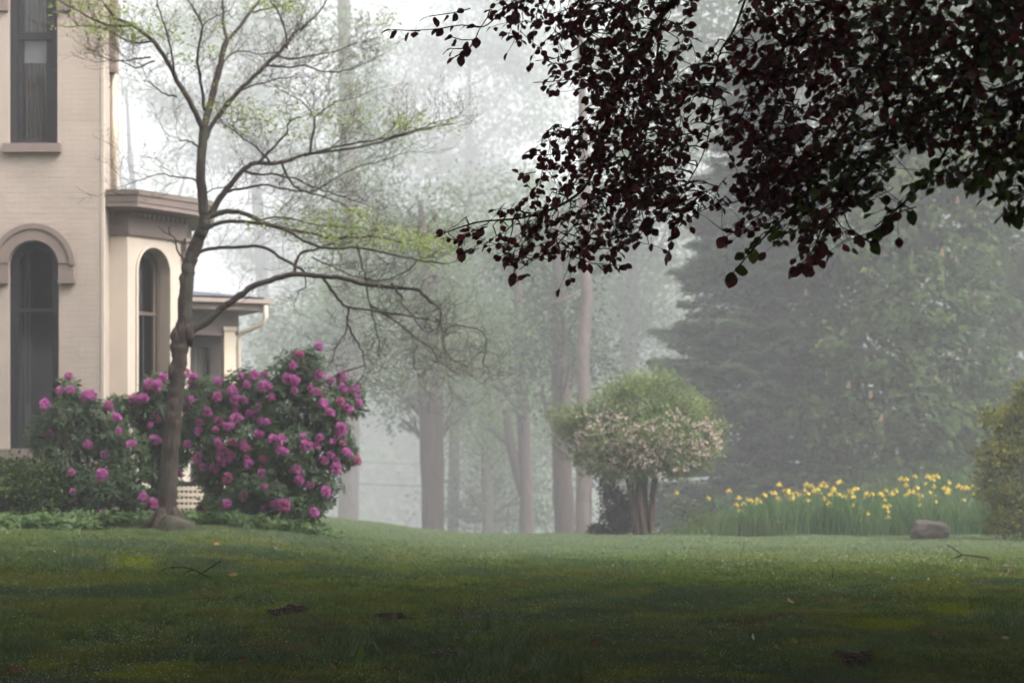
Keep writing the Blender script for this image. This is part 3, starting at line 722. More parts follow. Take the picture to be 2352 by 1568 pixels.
def chestnut(d, px, label, bl, seed, nb=46, mat=None):
    x = (px - 1176) / F * d; zb = gzf(x, d); rng = random.Random(seed)
    t = empty('chestnut_tree', (x, d, zb), label, 'tree')
    m = MB(); m.tube([(x, d, zb - .2), (x + .1, d, zb + 2.5), (x - .1, d, zb + 6), (x, d, zb + 9)], [.3, .24, .17, .08], 12); m.build('trunk', M['bark_brown'], t, True)
    blobs = []; lm = MB()
    for (bx, by, rx, rz, dd) in bl:
        c = pos(bx, by, d + dd); blobs.append(((c.x, c.y, c.z), (pxs(rx, d), 1.6, pxs(rz, d))))
        limb(lm, (x, d, min(zb + 8, max(zb + 1.4, c.z - 1.5))), c, .09, .02, rng, 5)
    lm.build('limbs', M['bark_brown'], t)['kind'] = 'stuff'
    o, P0, O0 = compound_crown(t, blobs, mat or M['leaf_chest'], 5.0, seed)
    crown('inner_crown', [(c, tuple(q * .8 for q in r)) for c, r in blobs], mat or M['leaf_chest'], t, .26, 3.2, 9, .3, seed + 7)
    # upright blossom candles on the outside
    cand = [i for i in range(len(P0)) if O0[i][1] < -.15 and P0[i][2] > zb + 2.6]; rng.shuffle(cand)
    me = MB()
    for k in range(16):
        a = k * 2.4; zc = .02 + k * .011; r = .05 * (1 - k / 22)
        me.tube([(0, 0, zc), (math.cos(a) * r, math.sin(a) * r, zc + .012)], [.004, .016], 4)
    src = None
    for i in cand[:nb]:
        if src is None: src = me.build('blossom', M['blossom_or'], None); o = src
        else: o = src.copy(); COL.objects.link(o)
        o.parent = t; o.location = Vector(P0[i]) + Vector((0, -.12, .05)) - Vector(t.location); o.rotation_euler = (rng.uniform(-.4, .4), rng.uniform(-.4, .4), rng.uniform(0, 6)); s = rng.uniform(.5, .95); o.scale = (s * 1.3, s * 1.3, s)
chestnut(55, 2080, 'large leafy tree dotted with peach blossom candles behind the yellow irises',
    [(1980, 1100, 130, 60, 0), (2140, 1080, 140, 70, 0), (1930, 960, 130, 90, -.5), (2090, 950, 150, 90, -1), (2020, 800, 150, 90, -1), (2180, 830, 130, 100, 0), (1930, 720, 110, 80, 1), (2120, 680, 150, 90, -1), (1990, 560, 140, 90, 0), (2170, 520, 150, 100, 0), (2050, 420, 160, 90, 0), (1880, 620, 90, 80, 2), (1900, 840, 80, 70, 1.5), (2230, 960, 110, 100, 0), (2200, 360, 150, 100, 0), (2060, 250, 180, 100, 0), (1920, 420, 120, 90, 1.5), (2000, 60, 200, 120, 0)], 51, 110)
chestnut(61, 2420, 'leafy tree at the right edge behind the golden evergreen', 
    [(2300, 700, 120, 100, 0), (2360, 850, 130, 110, 0), (2290, 950, 110, 80, 1), (2320, 560, 130, 100, 0), (2420, 640, 130, 120, 0), (2300, 400, 140, 100, 0), (2420, 400, 140, 120, 0), (2260, 1060, 110, 70, 1), (2380, 1030, 130, 90, 0), (2360, 220, 180, 120, 0), (2480, 900, 120, 130, 0)], 52, 24)
# ------------------------------------------------------------------ bare spreading dogwood
M['bark_dog'] = bark('bark_dogwood', (.028, .021, .018), (.078, .056, .048), (26, 26, 7), 1.0, (.07, .066, .05))
M['leaf_dog'] = leafmat('leaf_dogwood', (.26, .31, .11), (.40, .44, .20), .5, None, c3=(.26, .34, .08), pscale=2, gloss=False)
M['bud_dog'] = leafmat('bud_dogwood', (.30, .24, .10), (.40, .36, .12), .4, None, gloss=False)
DG = 31.9
dg_base = pos(384, 1190, DG); dg_base.z = gzf(dg_base.x, DG) - .1
dog = empty('dogwood_tree', dg_base, 'spreading half-bare tree with a leaning trunk and sprays of new yellow-green leaves', 'tree')
drng = random.Random(77)
DOG = []   # (pts, radii)
def dlimb(pp, w0, w1, d0=0.0, d1=0.0, name='branch', n=8, twigs=True, smooth=3):
    P = [pos(a, b, DG + d0 + (d1 - d0) * i / (len(pp) - 1)) for i, (a, b) in enumerate(pp)]
    # subdivide (Catmull-Rom) and add slight crookedness
    Q = []; m = len(P)
    for i in range(m - 1):
        p0, p1, p2, p3 = P[max(i - 1, 0)], P[i], P[i + 1], P[min(i + 2, m - 1)]
        for k in range(smooth):
            t = k / smooth; t2, t3 = t * t, t * t * t
            q = .5 * ((2 * p1) + (p2 - p0) * t + (2 * p0 - 5 * p1 + 4 * p2 - p3) * t2 + (3 * p1 - p0 - 3 * p2 + p3) * t3)
            if k: q = q + Vector([drng.uniform(-.012, .012) for _ in range(3)])
            Q.append(q)
    Q.append(P[-1]); k = len(Q)
    R = [pxs(w0 + (w1 - w0) * (i / (k - 1)) ** .8, DG) / 2 for i in range(k)]
    mb = MB(); mb.tube(Q, R, n, True, .07, drng); mb.build(name, M['bark_dog'], dog, True)
    if twigs: DOG.append((Q, R))
    return Q
tr = dlimb([(384, 1200), (386, 1120), (392, 1040), (398, 960), (404, 900), (410, 840), (418, 780), (424, 720), (428, 650), (437, 600), (452, 560), (466, 525), (472, 495)], 44, 27, name='trunk', n=16, twigs=False, smooth=7)
m = MB()
for (a, b, r) in ((405, 772, 15), (403, 796, 13), (434, 762, 15), (398, 852, 14), (431, 645, 10), (421, 640, 10)):
    c = pos(a, b, DG - .03); h_ = pxs(r, DG); m.tube([c + Vector((.02, .03, -2.2 * h_)), c + Vector((0, 0, -1.1 * h_)), c + Vector((-.005, -.005, 0)), c + Vector((0, .0, .8 * h_)), c + Vector((.01, .03, 1.6 * h_))], [h_ * .3, h_ * .75, h_ * .9, h_ * .7, h_ * .25], 9, True, .16, drng)
m.build('burl', M['bark_dog'], dog, True)
m = MB()
for k in range(5):
    a = k * 1.3 + .4; c = Vector((dg_base.x, DG, 0)); e = c + Vector((math.cos(a) * .42, math.sin(a) * .35, 0)); e.z = gzf(e.x, e.y) - .03
    m.tube([c + Vector((0, 0, dg_base.z + .42)), c.lerp(e, .5) + Vector((0, 0, dg_base.z * .5 + .16)), e], [.09, .07, .02], 7)
m.build('root', M['bark_dog'], dog, True)
L = dlimb
A0 = L([(472, 495), (465, 450), (461, 400), (463, 350), (467, 300), (470, 285)], 25, 19)
L([(468, 300), (450, 260), (425, 215), (400, 170), (375, 125), (345, 88), (310, 62), (285, 50), (262, 40), (240, 10)], 14, 6, 0, -.6)
L([(300, 58), (260, 60), (215, 45), (170, 20), (140, 5)], 7, 3, -.5, -1)
L([(352, 95), (320, 100), (290, 92), (250, 70), (200, 60), (150, 62)], 6, 2, -.4, -.2)
L([(398, 175), (395, 130), (385, 80), (372, 45), (360, 10)], 6, 3, -.3, -1.2)
L([(345, 132), (315, 135), (285, 140), (255, 138), (225, 128), (205, 122)], 5, 2, .2, .9)
L([(355, 140), (320, 155), (300, 150), (275, 140), (240, 142)], 5, 2, .2, -.6)
L([(405, 222), (380, 216), (355, 200), (340, 188)], 5, 2, 0, .3)
L([(468, 292), (480, 250), (492, 205), (503, 160), (513, 118), (520, 92)], 17, 13, 0, .3)
L([(520, 94), (514, 60), (512, 20), (510, -30)], 8, 5, .3, .5)
L([(520, 94), (545, 68), (570, 35), (590, 10), (610, -20)], 9, 6, .3, .9)
L([(575, 28), (610, 22), (650, 12), (700, -5)], 6, 3, .8, 1.4)
L([(470, 255), (464, 205), (457, 160), (454, 130), (460, 90), (466, 60), (450, 30), (430, 0)], 8, 4, .2, -.5)
L([(464, 65), (480, 45), (505, 35), (530, 22)], 4, 2, -.3, .3)
L([(465, 335), (478, 305), (498, 270), (530, 230), (570, 190), (610, 150), (645, 118), (660, 100)], 12, 9, 0, .4)
L([(650, 112), (668, 85), (700, 60), (735, 25), (755, -10)], 7, 4, .4, .9)
L([(660, 112), (655, 70), (640, 30), (620, 0)], 5, 3, .4, -.3)
L([(630, 130), (680, 135), (720, 128), (770, 118), (810, 102), (850, 95)], 6, 2, .4, 1.3)
L([(610, 150), (660, 155), (700, 150), (740, 165), (790, 162), (830, 150)], 6, 2, .4, -.7)
L([(520, 235), (560, 205), (600, 192), (640, 180), (680, 178)], 4, 2, .2, -.8)
L([(505, 150), (530, 125), (560, 118), (600, 125), (640, 118)], 4, 2, .2, .9)
# right-hand main limb
L([(478, 500), (500, 462), (520, 435), (545, 405), (570, 383), (590, 374), (640, 374), (680, 362), (720, 352), (780, 345), (850, 332), (920, 312), (980, 296), (1040, 285)], 17, 3, 0, .8)
L([(700, 358), (760, 340), (830, 326), (890, 318), (950, 300), (1010, 278)], 6, 2, .3, -.5)
L([(592, 374), (615, 350), (640, 325), (660, 305), (665, 280), (690, 270)], 6, 3, .1, -.4)
L([(712, 352), (716, 320), (722, 290), (722, 268)], 7, 5, .3, .3)
L([(722, 270), (745, 252), (770, 235), (800, 228), (840, 215)], 4, 2, .3, .9)
L([(722, 270), (705, 245), (680, 225), (640, 205)], 4, 2, .3, -.4)
L([(620, 372), (590, 340), (560, 320), (530, 295), (500, 282)], 5, 2, .1, -1)
L([(650, 372), (655, 395), (670, 420), (690, 436), (720, 438), (755, 420), (790, 398), (830, 380), (880, 368), (930, 352)], 6, 2, .1, 1.0)
L([(560, 390), (590, 400), (640, 402), (690, 415), (740, 438), (790, 452), (840, 470)], 7, 2, 0, .6)
L([(520, 440), (550, 435), (600, 425), (640, 432), (700, 440), (740, 450), (790, 470), (830, 500)], 7, 2, 0, -.7)
L([(470, 445), (500, 432), (540, 428)], 4, 2, 0, -.3)
L([(462, 418), (440, 410), (400, 405), (370, 400), (330, 412), (290, 425)], 5, 2, 0, -.6)
L([(478, 500), (510, 488), (545, 486), (580, 498), (620, 516), (660, 528), (710, 535), (760, 548), (810, 545), (870, 545), (930, 560), (990, 572)], 14, 3, 0, .4)
L([(466, 530), (495, 515), (530, 508), (570, 510), (610, 515), (660, 530), (700, 555), (760, 570), (830, 570), (900, 585), (970, 600), (1030, 605)], 11, 3, 0, -.7)
L([(600, 505), (650, 500), (700, 510), (760, 520), (830, 522), (890, 535), (950, 545)], 5, 2, .2, 1.0)
L([(452, 580), (480, 572), (520, 568), (570, 566), (605, 568), (640, 590), (680, 612), (710, 630)], 9, 6, 0, .1)
# low limb
L([(428, 770), (460, 748), (490, 725), (520, 700), (550, 678), (580, 658), (620, 645), (660, 632), (700, 630), (740, 634), (790, 640), (830, 652), (880, 658), (930, 662), (965, 668), (985, 690), (1000, 700)], 19, 6, 0, -.3)
L([(1000, 700), (1012, 715), (1010, 745), (1018, 765), (1016, 790), (1035, 820), (1070, 840)], 6, 2, -.3, -.8, smooth=4)
L([(1018, 765), (1040, 748), (1075, 752), (1105, 760), (1118, 785), (1108, 830)], 4, 2, -.3, .4)
L([(675, 630), (680, 600), (690, 582), (720, 575), (750, 563), (790, 560)], 8, 4, 0, .5)
L([(716, 590), (760, 610), (800, 630), (840, 640), (880, 655)], 4, 2, .2, .6)
L([(820, 562), (830, 600), (840, 640), (845, 680), (855, 725)], 6, 3, .3, .2)
L([(838, 640), (870, 645), (900, 640), (940, 620), (960, 598), (990, 590)], 4, 2, .2, -.3)
L([(740, 636), (760, 665), (785, 695), (800, 705), (850, 712), (900, 720), (950, 728), (990, 735)], 8, 3, 0, -.5)
L([(800, 706), (798, 735), (805, 760), (820, 785), (832, 805), (838, 835), (836, 855), (820, 880)], 6, 2, 0, -.5, smooth=4)
L([(798, 735), (790, 770), (770, 800), (765, 830)], 4, 2, 0, -.5)
L([(838, 838), (800, 850), (770, 862), (750, 878)], 4, 2, -.4, -.9)
L([(850, 700), (880, 720), (920, 745), (960, 780), (990, 800), (1010, 830), (1040, 850)], 6, 2, 0, .7)
L([(900, 652), (922, 680), (925, 700), (945, 720), (960, 745), (975, 760)], 5, 3, -.2, -.8)
L([(960, 790), (950, 820), (955, 850)], 3, 2, .3, .2)
L([(855, 725), (862, 750), (870, 780), (868, 810)], 3, 2, .2, -.3)
L([(700, 636), (702, 660), (685, 672), (680, 690)], 4, 2, 0, -.2)
L([(430, 605), (418, 590), (405, 565), (400, 545), (380, 535), (365, 522)], 6, 2, 0, -.3, twigs=False)
L([(455, 545), (440, 555), (420, 558), (405, 552)], 5, 3, 0, -.3, twigs=False)
L([(404, 558), (392, 552), (384, 556)], 3, 1.5, -.2, -.3, twigs=False); L([(392, 540), (388, 528), (392, 520)], 3, 1.5, -.2, -.4, twigs=False)
L([(460, 345), (448, 332), (435, 326), (415, 322), (405, 316)], 6, 2, 0, -.2, smooth=4)
# fine twigs
tw = MB(); TIPS = []
def twig(p, dr, ln, r, lev):
    n = 4 if ln > .25 else 2; pts = [p]; q = p; d_ = dr.normalized()
    for i in range(n):
        d_ = (d_ + Vector((drng.gauss(0, .28), drng.gauss(0, .22), drng.gauss(.07, .24)))).normalized()
        q = q + d_ * (ln / n); pts.append(q)
    tw.tube(pts, [r * (1 - .55 * i / n) for i in range(n + 1)], 3, False)
    if lev > 0:
        for i in range(1, n + 1):
            for _ in range(2 if i == n else 1):
                if drng.random() < .85:
                    s = drng.choice((-1, 1)); nd = (d_ + Vector((s * drng.uniform(.4, 1.0), drng.uniform(-.9, .9), drng.uniform(-.35, .65)))).normalized()
                    twig(pts[i], nd, ln * drng.uniform(.42, .7), r * .7, lev - 1)
    else: TIPS.append(q)
for (Q, R) in DOG:
    tot = sum((Q[i + 1] - Q[i]).length for i in range(len(Q) - 1)); step = .10 if R[0] < pxs(9, DG) / 2 else .20
    acc = 0
    for i in range(1, len(Q)):
        acc += (Q[i] - Q[i - 1]).length
        while acc > step:
            acc -= step
            if R[i] > pxs(11, DG) / 2 and drng.random() < .6: continue
            t = (Q[i] - Q[i - 1]).normalized(); s = drng.choice((-1, 1))
            nd = t * .7 + Vector((s * drng.uniform(0, .5), drng.uniform(-.8, .8), drng.uniform(-.25, .8)))
            low = Q[i].z < EYE + (HZ - 690) / F * DG
            if low: nd.z -= .45
            twig(Q[i], nd, drng.uniform(.22, .55) * (1.15 if low else 1), .0043, 3 if drng.random() < .5 else 2)
    t = (Q[-1] - Q[-2]).normalized(); twig(Q[-1], t, .4, min(R[-1], .006), 2)
stuff(tw.build('twigs', M['bark_dog'], dog))
def topx(p): return 1176 + F * p.x / p.y, HZ - F * (p.z - EYE) / p.y
SPR = [(115, 0, 330, 62, .5), (230, 40, 470, 90, .4), (400, 50, 530, 152, .4), (150, 55, 230, 75, .8), (560, 0, 700, 30, .5), (380, 118, 480, 155, .4),
       (560, 478, 760, 535, .38), (720, 478, 850, 560, .42), (640, 500, 1040, 580, .25), (860, 520, 960, 575, .9), (960, 545, 1050, 612, .9), (480, 225, 640, 310, .35), (600, 240, 900, 320, .16), (900, 262, 1060, 312, .75),
       (540, 255, 720, 300, .5), (860, 30, 960, 60, .6)]
lp = []; bp_ = []
for q in TIPS:
    x, y = topx(q); pr = max([s[4] for s in SPR if s[0] <= x <= s[2] and s[1] <= y <= s[3]] or [0])
    if drng.random() < pr: lp.append(q)
    elif drng.random() < (.3 if y < 330 else .07): bp_.append(q)
P = np.array([list(q) for q in lp]); k = 3; P = np.repeat(P, k, 0) + NR.normal(size=(len(P) * k, 3)) * np.array([.05, .05, .025]); n = len(P)
a = NR.uniform(0, 6.28, n); D = np.stack([np.cos(a), np.sin(a), NR.normal(-.25, .25, n)], 1); N = NR.normal(size=(n, 3)) * .35 + np.array([0, 0, 1]); s = NR.uniform(.045, .08, n)
V, T = leaf_arrays(P, D, N, s, s * .55); stuff(npmesh('leaves', V, T, M['leaf_dog'], dog))
P = np.array([list(q) for q in bp_]); P = np.repeat(P, 2, 0); n = len(P); D = NR.normal(size=(n, 3)) + np.array([0, 0, .4]); N = NR.normal(size=(n, 3)); s = NR.uniform(.02, .04, n)
V, T = leaf_arrays(P, D, N, s, s * .5); stuff(npmesh('buds', V, T, M['bud_dog'], dog))

# ------------------------------------------------------------------ rhododendrons
M['leaf_rh'] = leafmat('leaf_rhododendron', (.022, .045, .018), (.05, .085, .032), .18, (.05, .10, .02), .42, .3, c3=(.055, .095, .035), pscale=1.5)
def trussmat():
    m, n, out = newmat('rhododendron_pink'); g = n.nodes.new('ShaderNodeNewGeometry'); oi = n.nodes.new('ShaderNodeObjectInfo')
    a = ramp(n, g.outputs['Random Per Island'], [(0, (.56, .12, .44)), (1, (.80, .33, .69))]); c = mixc(n, ramp(n, oi.outputs['Random'], [(0, (.0, .0, .0)), (.8, (.35, .35, .35)), (1, (.8, .8, .8))]), a, (.50, .14, .26))
    b = n.nodes.new('ShaderNodeBsdfDiffuse'); n.links.new(c, b.inputs[0]); t = n.nodes.new('ShaderNodeBsdfTranslucent'); n.links.new(c, t.inputs[0]); mx = n.nodes.new('ShaderNodeMixShader'); mx.inputs[0].default_value = .35
    n.links.new(b.outputs[0], mx.inputs[1]); n.links.new(t.outputs[0], mx.inputs[2]); n.links.new(mx.outputs[0], out.inputs[0]); return m
M['truss'] = trussmat()
M['wood_rh'] = bark('rhododendron_wood', (.03, .025, .02), (.07, .055, .045))
def whorls(P0, N0, mat, parent, name, leaf=.13, k=8, seed=3, asp=.30, droop=.2):
    rng = np.random.default_rng(seed); n = len(P0); P, D, N, S_ = [], [], [], []
    a = unit(np.cross(N0, rng.normal(size=(n, 3)))); b = np.cross(N0, a)
    for j in range(k):
        t = 2 * np.pi * j / k + rng.normal(0, .2, (n, 1)); dd = a * np.cos(t) + b * np.sin(t) + N0 * rng.uniform(-.35, .35, (n, 1)); dd[:, 2] -= droop
        P.append(P0 + dd * .015); D.append(dd); N.append(N0 + rng.normal(size=(n, 3)) * .2); S_.append(leaf * rng.uniform(.7, 1.15, n))
    P, D, N, S_ = map(np.concatenate, (P, D, N, S_)); V, T = leaf_arrays(P, D, N, S_, S_ * asp, -.25)
    return stuff(npmesh(name, V, T, mat, parent))
def truss_mesh(seed):
    r = random.Random(seed); m = MB()
    NF = 12 + seed * 2
    for k in range(NF):
        f = (k + .5) / NF; th = math.acos(1 - (1.3 + .1 * seed) * f) + r.uniform(-.15, .15); ph = k * 2.399 + r.uniform(-.3, .3)
        n_ = Vector((math.sin(th) * math.cos(ph), math.sin(th) * math.sin(ph), math.cos(th)))
        a = n_.orthogonal().normalized(); b = n_.cross(a); c = n_ * r.uniform(.040, .066); o = r.uniform(0, 1)
        vs = [n_ * .018]; R = r.uniform(.020, .036)
        for j in range(10):
            t = 2 * math.pi * j / 10 + o; rr = R * (1.0 if j % 2 == 0 else .72); up_ = .006 if j % 2 == 0 else .016
            vs.append(c + n_ * (up_ + r.uniform(-.004, .004)) + a * math.cos(t) * rr + b * math.sin(t) * rr)
        m.add(vs, [(0, j + 1, (j + 1) % 10 + 1) for j in range(10)])
    me = bpy.data.meshes.new('flower_truss'); me.from_pydata([tuple(v) for v in m.v], [], m.f); me.materials.append(M['truss']); return me
TM = [truss_mesh(s) for s in range(5)]
def bush(name, label, d, blobs, tz, seed, dens=7.0, stems=9):
    """blobs (px,py,rx,ry px,dd); tz: truss positions on the measuring grid"""
    rng = random.Random(seed); nr = np.random.default_rng(seed)
    cx = sum(b[0] for b in blobs) / len(blobs); x = (cx - 1176) / F * d; zb = gzf(x, d)
    t = empty(name, (x, d, zb), label, 'shrub')
    B = []
    for (px, py, rx, ry, dd) in blobs:
        c = pos(px, py, d + dd); B.append((np.array(c), np.array((pxs(rx, d), min(pxs(rx, d), .75), pxs(ry, d)))))
    sm = MB()
    for k in range(stems):
        c, r = B[k % len(B)]; s = Vector((x + rng.uniform(-.5, .5) * max(.3, abs(c[0] - x)), d + rng.uniform(-.2, .3), zb - .05))
        P = limb(sm, s, Vector(c) + Vector((rng.uniform(-.3, .3), rng.uniform(-.2, .2), 0)), .03, .012, rng, 5, .1)
        for _ in range(5): limb(sm, P[rng.randrange(2, 6)], Vector(c) + Vector((rng.uniform(-1, 1) * r[0], rng.uniform(-1, 0) * r[1], rng.uniform(-.7, .9) * r[2])) * .9, .014, .006, rng, 4, .1, 4)
    stuff(sm.build('stems', M['wood_rh'], t))
    P0, N0 = [], []
    for (c, r) in B:
        area = 4 * np.pi * (r[0] * r[1] + r[0] * r[2] + r[1] * r[2]) / 3; n = int(area * dens * 7)
        u = unit(nr.normal(size=(n, 3))); rad = nr.uniform(.72, 1.04, n) * (1 + .1 * np.sin(u[:, 0] * 7 + c[2] * 3) * np.cos(u[:, 2] * 6 + c[0] * 5))
        P0.append(c + u * r * rad[:, None]); N0.append(unit(u / r * r.mean() + np.array([0, -.15, .55]) + nr.normal(size=(n, 3)) * .3))
        n2 = n // 3; P0.append(c + unit(nr.normal(size=(n2, 3))) * r * nr.uniform(.2, .7, (n2, 1))); N0.append(unit(nr.normal(size=(n2, 3)) * .6 + np.array([0, 0, 1])))
    P0 = np.concatenate(P0); N0 = np.concatenate(N0); SX, SY = 1176 + F * P0[:, 0] / P0[:, 1], HZ - F * (P0[:, 2] - EYE) / P0[:, 1]
    kk = (P0[:, 2] > zb + .12) & ~((SX > 396) & (SX < 462) & (SY > 1108) & (SY < 1200)); P0, N0 = P0[kk], N0[kk]
    whorls(P0, N0, M['leaf_rh'], t, 'leaves', seed=seed)
    for (px, py) in tz:
        # front surface of the blobs along this sight line
        best = None
        for (c, r) in B:
            q = pos(px, py, c[1]); e = ((q.x - c[0]) / r[0]) ** 2 + ((q.z - c[2]) / r[2]) ** 2
            y = c[1] - r[1] * math.sqrt(max(0, 1 - e)) if e < 1 else c[1] + (e - 1) * .3
            if e < 1.25 and (best is None or y < best): best = y
        if best is None: best = d - .1
        p = pos(px + rng.uniform(-3, 3), py + rng.uniform(-3, 3), best - .06 + rng.uniform(-.02, .09))
        o = bpy.data.objects.new('flower_truss', TM[rng.randrange(5)]); COL.objects.link(o); o.parent = t
        o.location = p - Vector(t.location); s = rng.uniform(.7, 1.3); o.scale = (s * rng.uniform(.85, 1.15), s, s * rng.uniform(.8, 1.15))
        o.rotation_euler = (rng.uniform(.5, 1.25), rng.uniform(-.4, .4), rng.uniform(-.6, .6))
    return t
Z3 = lambda l: [(a * .36, 790.3 + b * .36) for a, b in l]
bush('rhododendron', 'small rhododendron in front of the tall arched window with few magenta blooms', 33.2,
     [(245, 1000, 75, 65, .2), (155, 905, 34, 40, .2), (150, 960, 50, 50, .1), (205, 950, 45, 45, .2), (290, 1060, 65, 70, .1), (160, 1060, 75, 75, .2), (110, 1000, 50, 55, .3), (240, 1130, 95, 65, -.1), (320, 1140, 50, 60, -.2), (120, 1130, 70, 65, .1), (270, 935, 30, 35, .3)],
     Z3([(440, 195), (380, 305), (450, 300), (285, 378), (560, 340), (590, 325), (700, 405), (750, 465), (750, 555), (555, 645), (330, 572), (665, 695), (845, 640), (448, 825), (658, 838), (470, 930), (918, 967), (970, 1025), (650, 1075)]), 61, 6.2)
bush('rhododendron', 'arching rhododendron behind the leaning trunk with blooms along its top', 34.1,
     [(330, 930, 55, 35, 0), (370, 890, 45, 40, 0), (350, 1000, 50, 55, .1), (400, 960, 55, 65, .1), (380, 1060, 55, 60, .2), (300, 950, 30, 25, 0), (440, 900, 40, 45, .1)],
     Z3([(825, 380), (870, 355), (920, 345), (790, 400), (945, 255), (1000, 262), (1030, 203), (1000, 480), (965, 510), (865, 515), (985, 620), (1110, 705), (1125, 825), (1130, 530), (1175, 185), (850, 355), (900, 350), (990, 275)]), 62, 6.2, 6)
bush('rhododendron', 'huge rhododendron covered with magenta blooms between the leaning trunk and the porch', 33.6,
     [(490, 930, 70, 70, 0), (560, 900, 70, 55, 0), (640, 930, 70, 70, -.1), (680, 860, 60, 65, 0), (710, 830, 38, 35, .1), (740, 930, 60, 60, -.1), (800, 900, 35, 40, .1), (540, 1010, 90, 80, -.1), (650, 1030, 90, 80, -.2), (760, 1010, 55, 65, -.1), (500, 1070, 60, 60, 0), (600, 1110, 100, 70, -.2), (720, 1100, 65, 60, -.1), (800, 1040, 25, 35, .1), (540, 1160, 85, 45, -.2), (680, 1160, 80, 45, -.2), (430, 1010, 40, 60, .1), (820, 930, 18, 25, .1)],
     Z3([(1230, 205), (1235, 250), (1390, 235), (1380, 330), (1225, 355), (1165, 388), (1480, 305), (1495, 350), (1555, 360), (1530, 345), (1500, 410), (1545, 205), (1575, 255), (1625, 200), (1680, 195), (1690, 262), (1330, 440), (1280, 490), (1390, 505), (1375, 550), (1450, 525), (1475, 520), (1510, 465), (1640, 445), (1650, 395), (1660, 500), (1710, 500), (1735, 330), (1385, 630), (1475, 622), (1425, 675), (1540, 635), (1570, 670), (1440, 730), (1405, 725), (1470, 715), (1565, 720), (1595, 755), (1270, 730), (1300, 782), (1370, 790), (1455, 860), (1660, 580), (1755, 612), (1785, 612), (1785, 680), (1810, 695), (1670, 820), (1685, 905), (1550, 972), (1440, 1020), (1690, 1060), (1760, 1010), (1810, 1025), (1905, 75), (1875, 135), (2040, 15), (1830, 210), (1860, 215), (1885, 230), (1870, 300), (2045, 190), (2110, 235), (2180, 212), (2195, 285), (2270, 295), (2170, 370), (2295, 375), (1975, 275), (2035, 310), (2060, 390), (2100, 440), (1940, 600), (1960, 645), (2025, 655), (2045, 600), (2180, 560), (2170, 520), (2120, 620), (2185, 640), (2205, 680), (2230, 700), (2110, 700), (2140, 745), (2070, 740), (2270, 745), (2135, 795), (1895, 800), (1925, 835), (1905, 880), (1980, 895), (2085, 945), (2000, 1065), (2220, 400), (1200, 640), (1270, 560), (1275, 1060), (1600, 440), (1690, 740)]), 63, 7.0, 16)
# dark low shrub at the left edge and ground cover
M['leaf_box'] = leafmat('leaf_low_shrub', (.030, .060, .018), (.07, .11, .03), .25, None, .5, .3, c3=(.09, .13, .03), pscale=2.5)
t = empty('low_shrub', (pos(40, 0, 33.0).x, 33.0, gzf(-6.6, 33.0)), 'low dark green shrub under the arched window at the picture edge', 'shrub')
bl = [(pos(a, b, 33.0), r) for a, b, r in ((-30, 1110, 70), (40, 1120, 75), (100, 1120, 60), (-100, 1120, 90), (60, 1160, 80))]
crown('leaves', [((c.x, c.y, c.z), (pxs(r, 33.0), .5, pxs(62, 33.0))) for c, r in bl], M['leaf_box'], t, .07, 60, 12, .09, 64, shell=.5, zmin=gzf(-6.6, 33.0))
sm = MB()
for c, r in bl:
    for _ in range(5): limb(sm, (t.location.x + drng.uniform(-.3, .3), 33.0, t.location.z - .03), c + Vector((drng.uniform(-.3, .3), -.1, drng.uniform(-.2, .2))), .014, .005, drng, 4)
stuff(sm.build('stems', M['wood_rh'], t))
M['leaf_gc'] = leafmat('leaf_ground_cover', (.05, .10, .03), (.10, .17, .05), .3, None, .45, .35, c3=(.12, .18, .06), pscale=3)
rg = np.random.default_rng(66); n = 1500; px = rg.uniform(-60, 780, n); y = rg.uniform(32.5, 33.6, n) + .25 * np.sin(px * .03) - .003 * np.maximum(0, 420 - px) ; x = (px - 1176) / F * y
hgt = rg.uniform(.02, .22, n) * np.where(px > 690, np.clip((800 - px) / 110, .2, 1), 1); P0 = np.stack([x, y, gz(x, y) + hgt], 1)
N0 = unit(rg.normal(size=(n, 3)) * .4 + np.array([0, -.2, 1])); o = whorls(P0, N0, M['leaf_gc'], None, 'ground_cover', .10, 6, 67, .5, .25)
tag(o, 'leafy ground cover filling the border under the rhododendrons', 'ground cover', None, 'stuff')
# ------------------------------------------------------------------ blossoming shrub (multi-stemmed)
M['leaf_wg'] = leafmat('leaf_blossom_shrub', (.08, .13, .045), (.19, .26, .09), .4, None, c3=(.26, .31, .13), pscale=2.6, gloss=False)
M['blossom_pk'] = leafmat('blossom_pale_pink', (.56, .42, .38), (.68, .54, .49), .4, None, gloss=False)
M['bark_red'] = bark('bark_reddish', (.05, .030, .024), (.13, .082, .064), (26, 26, 3), .8)
DW = 42.0; wx = pos(1478, 0, DW).x; wz = gzf(wx, DW)
wg = empty('blossoming_shrub', (wx, DW, wz), 'domed many-stemmed shrub dotted with pale pink blossom beside the yellow irises', 'shrub')
wr = random.Random(81); WB = [(1385, 968, 66, 40, 0), (1470, 930, 78, 50, 0), (1560, 962, 60, 48, 0), (1325, 978, 44, 26, .1), (1305, 955, 26, 16, 0), (1635, 990, 24, 22, 0), (1520, 880, 32, 22, .3), (1420, 905, 34, 20, .2), (1600, 930, 24, 18, .2), (1420, 1010, 85, 45, -.3), (1520, 1005, 95, 55, -.3), (1600, 1000, 45, 48, 0), (1390, 1050, 60, 32, -.2), (1480, 1045, 90, 38, -.2), (1580, 1040, 60, 35, 0), (1475, 885, 40, 26, .2), (1560, 915, 34, 24, .2), (1330, 1040, 22, 25, .1), (1380, 1075, 40, 18, -.2), (1440, 1080, 60, 18, -.2), (1530, 1078, 60, 18, -.1)]
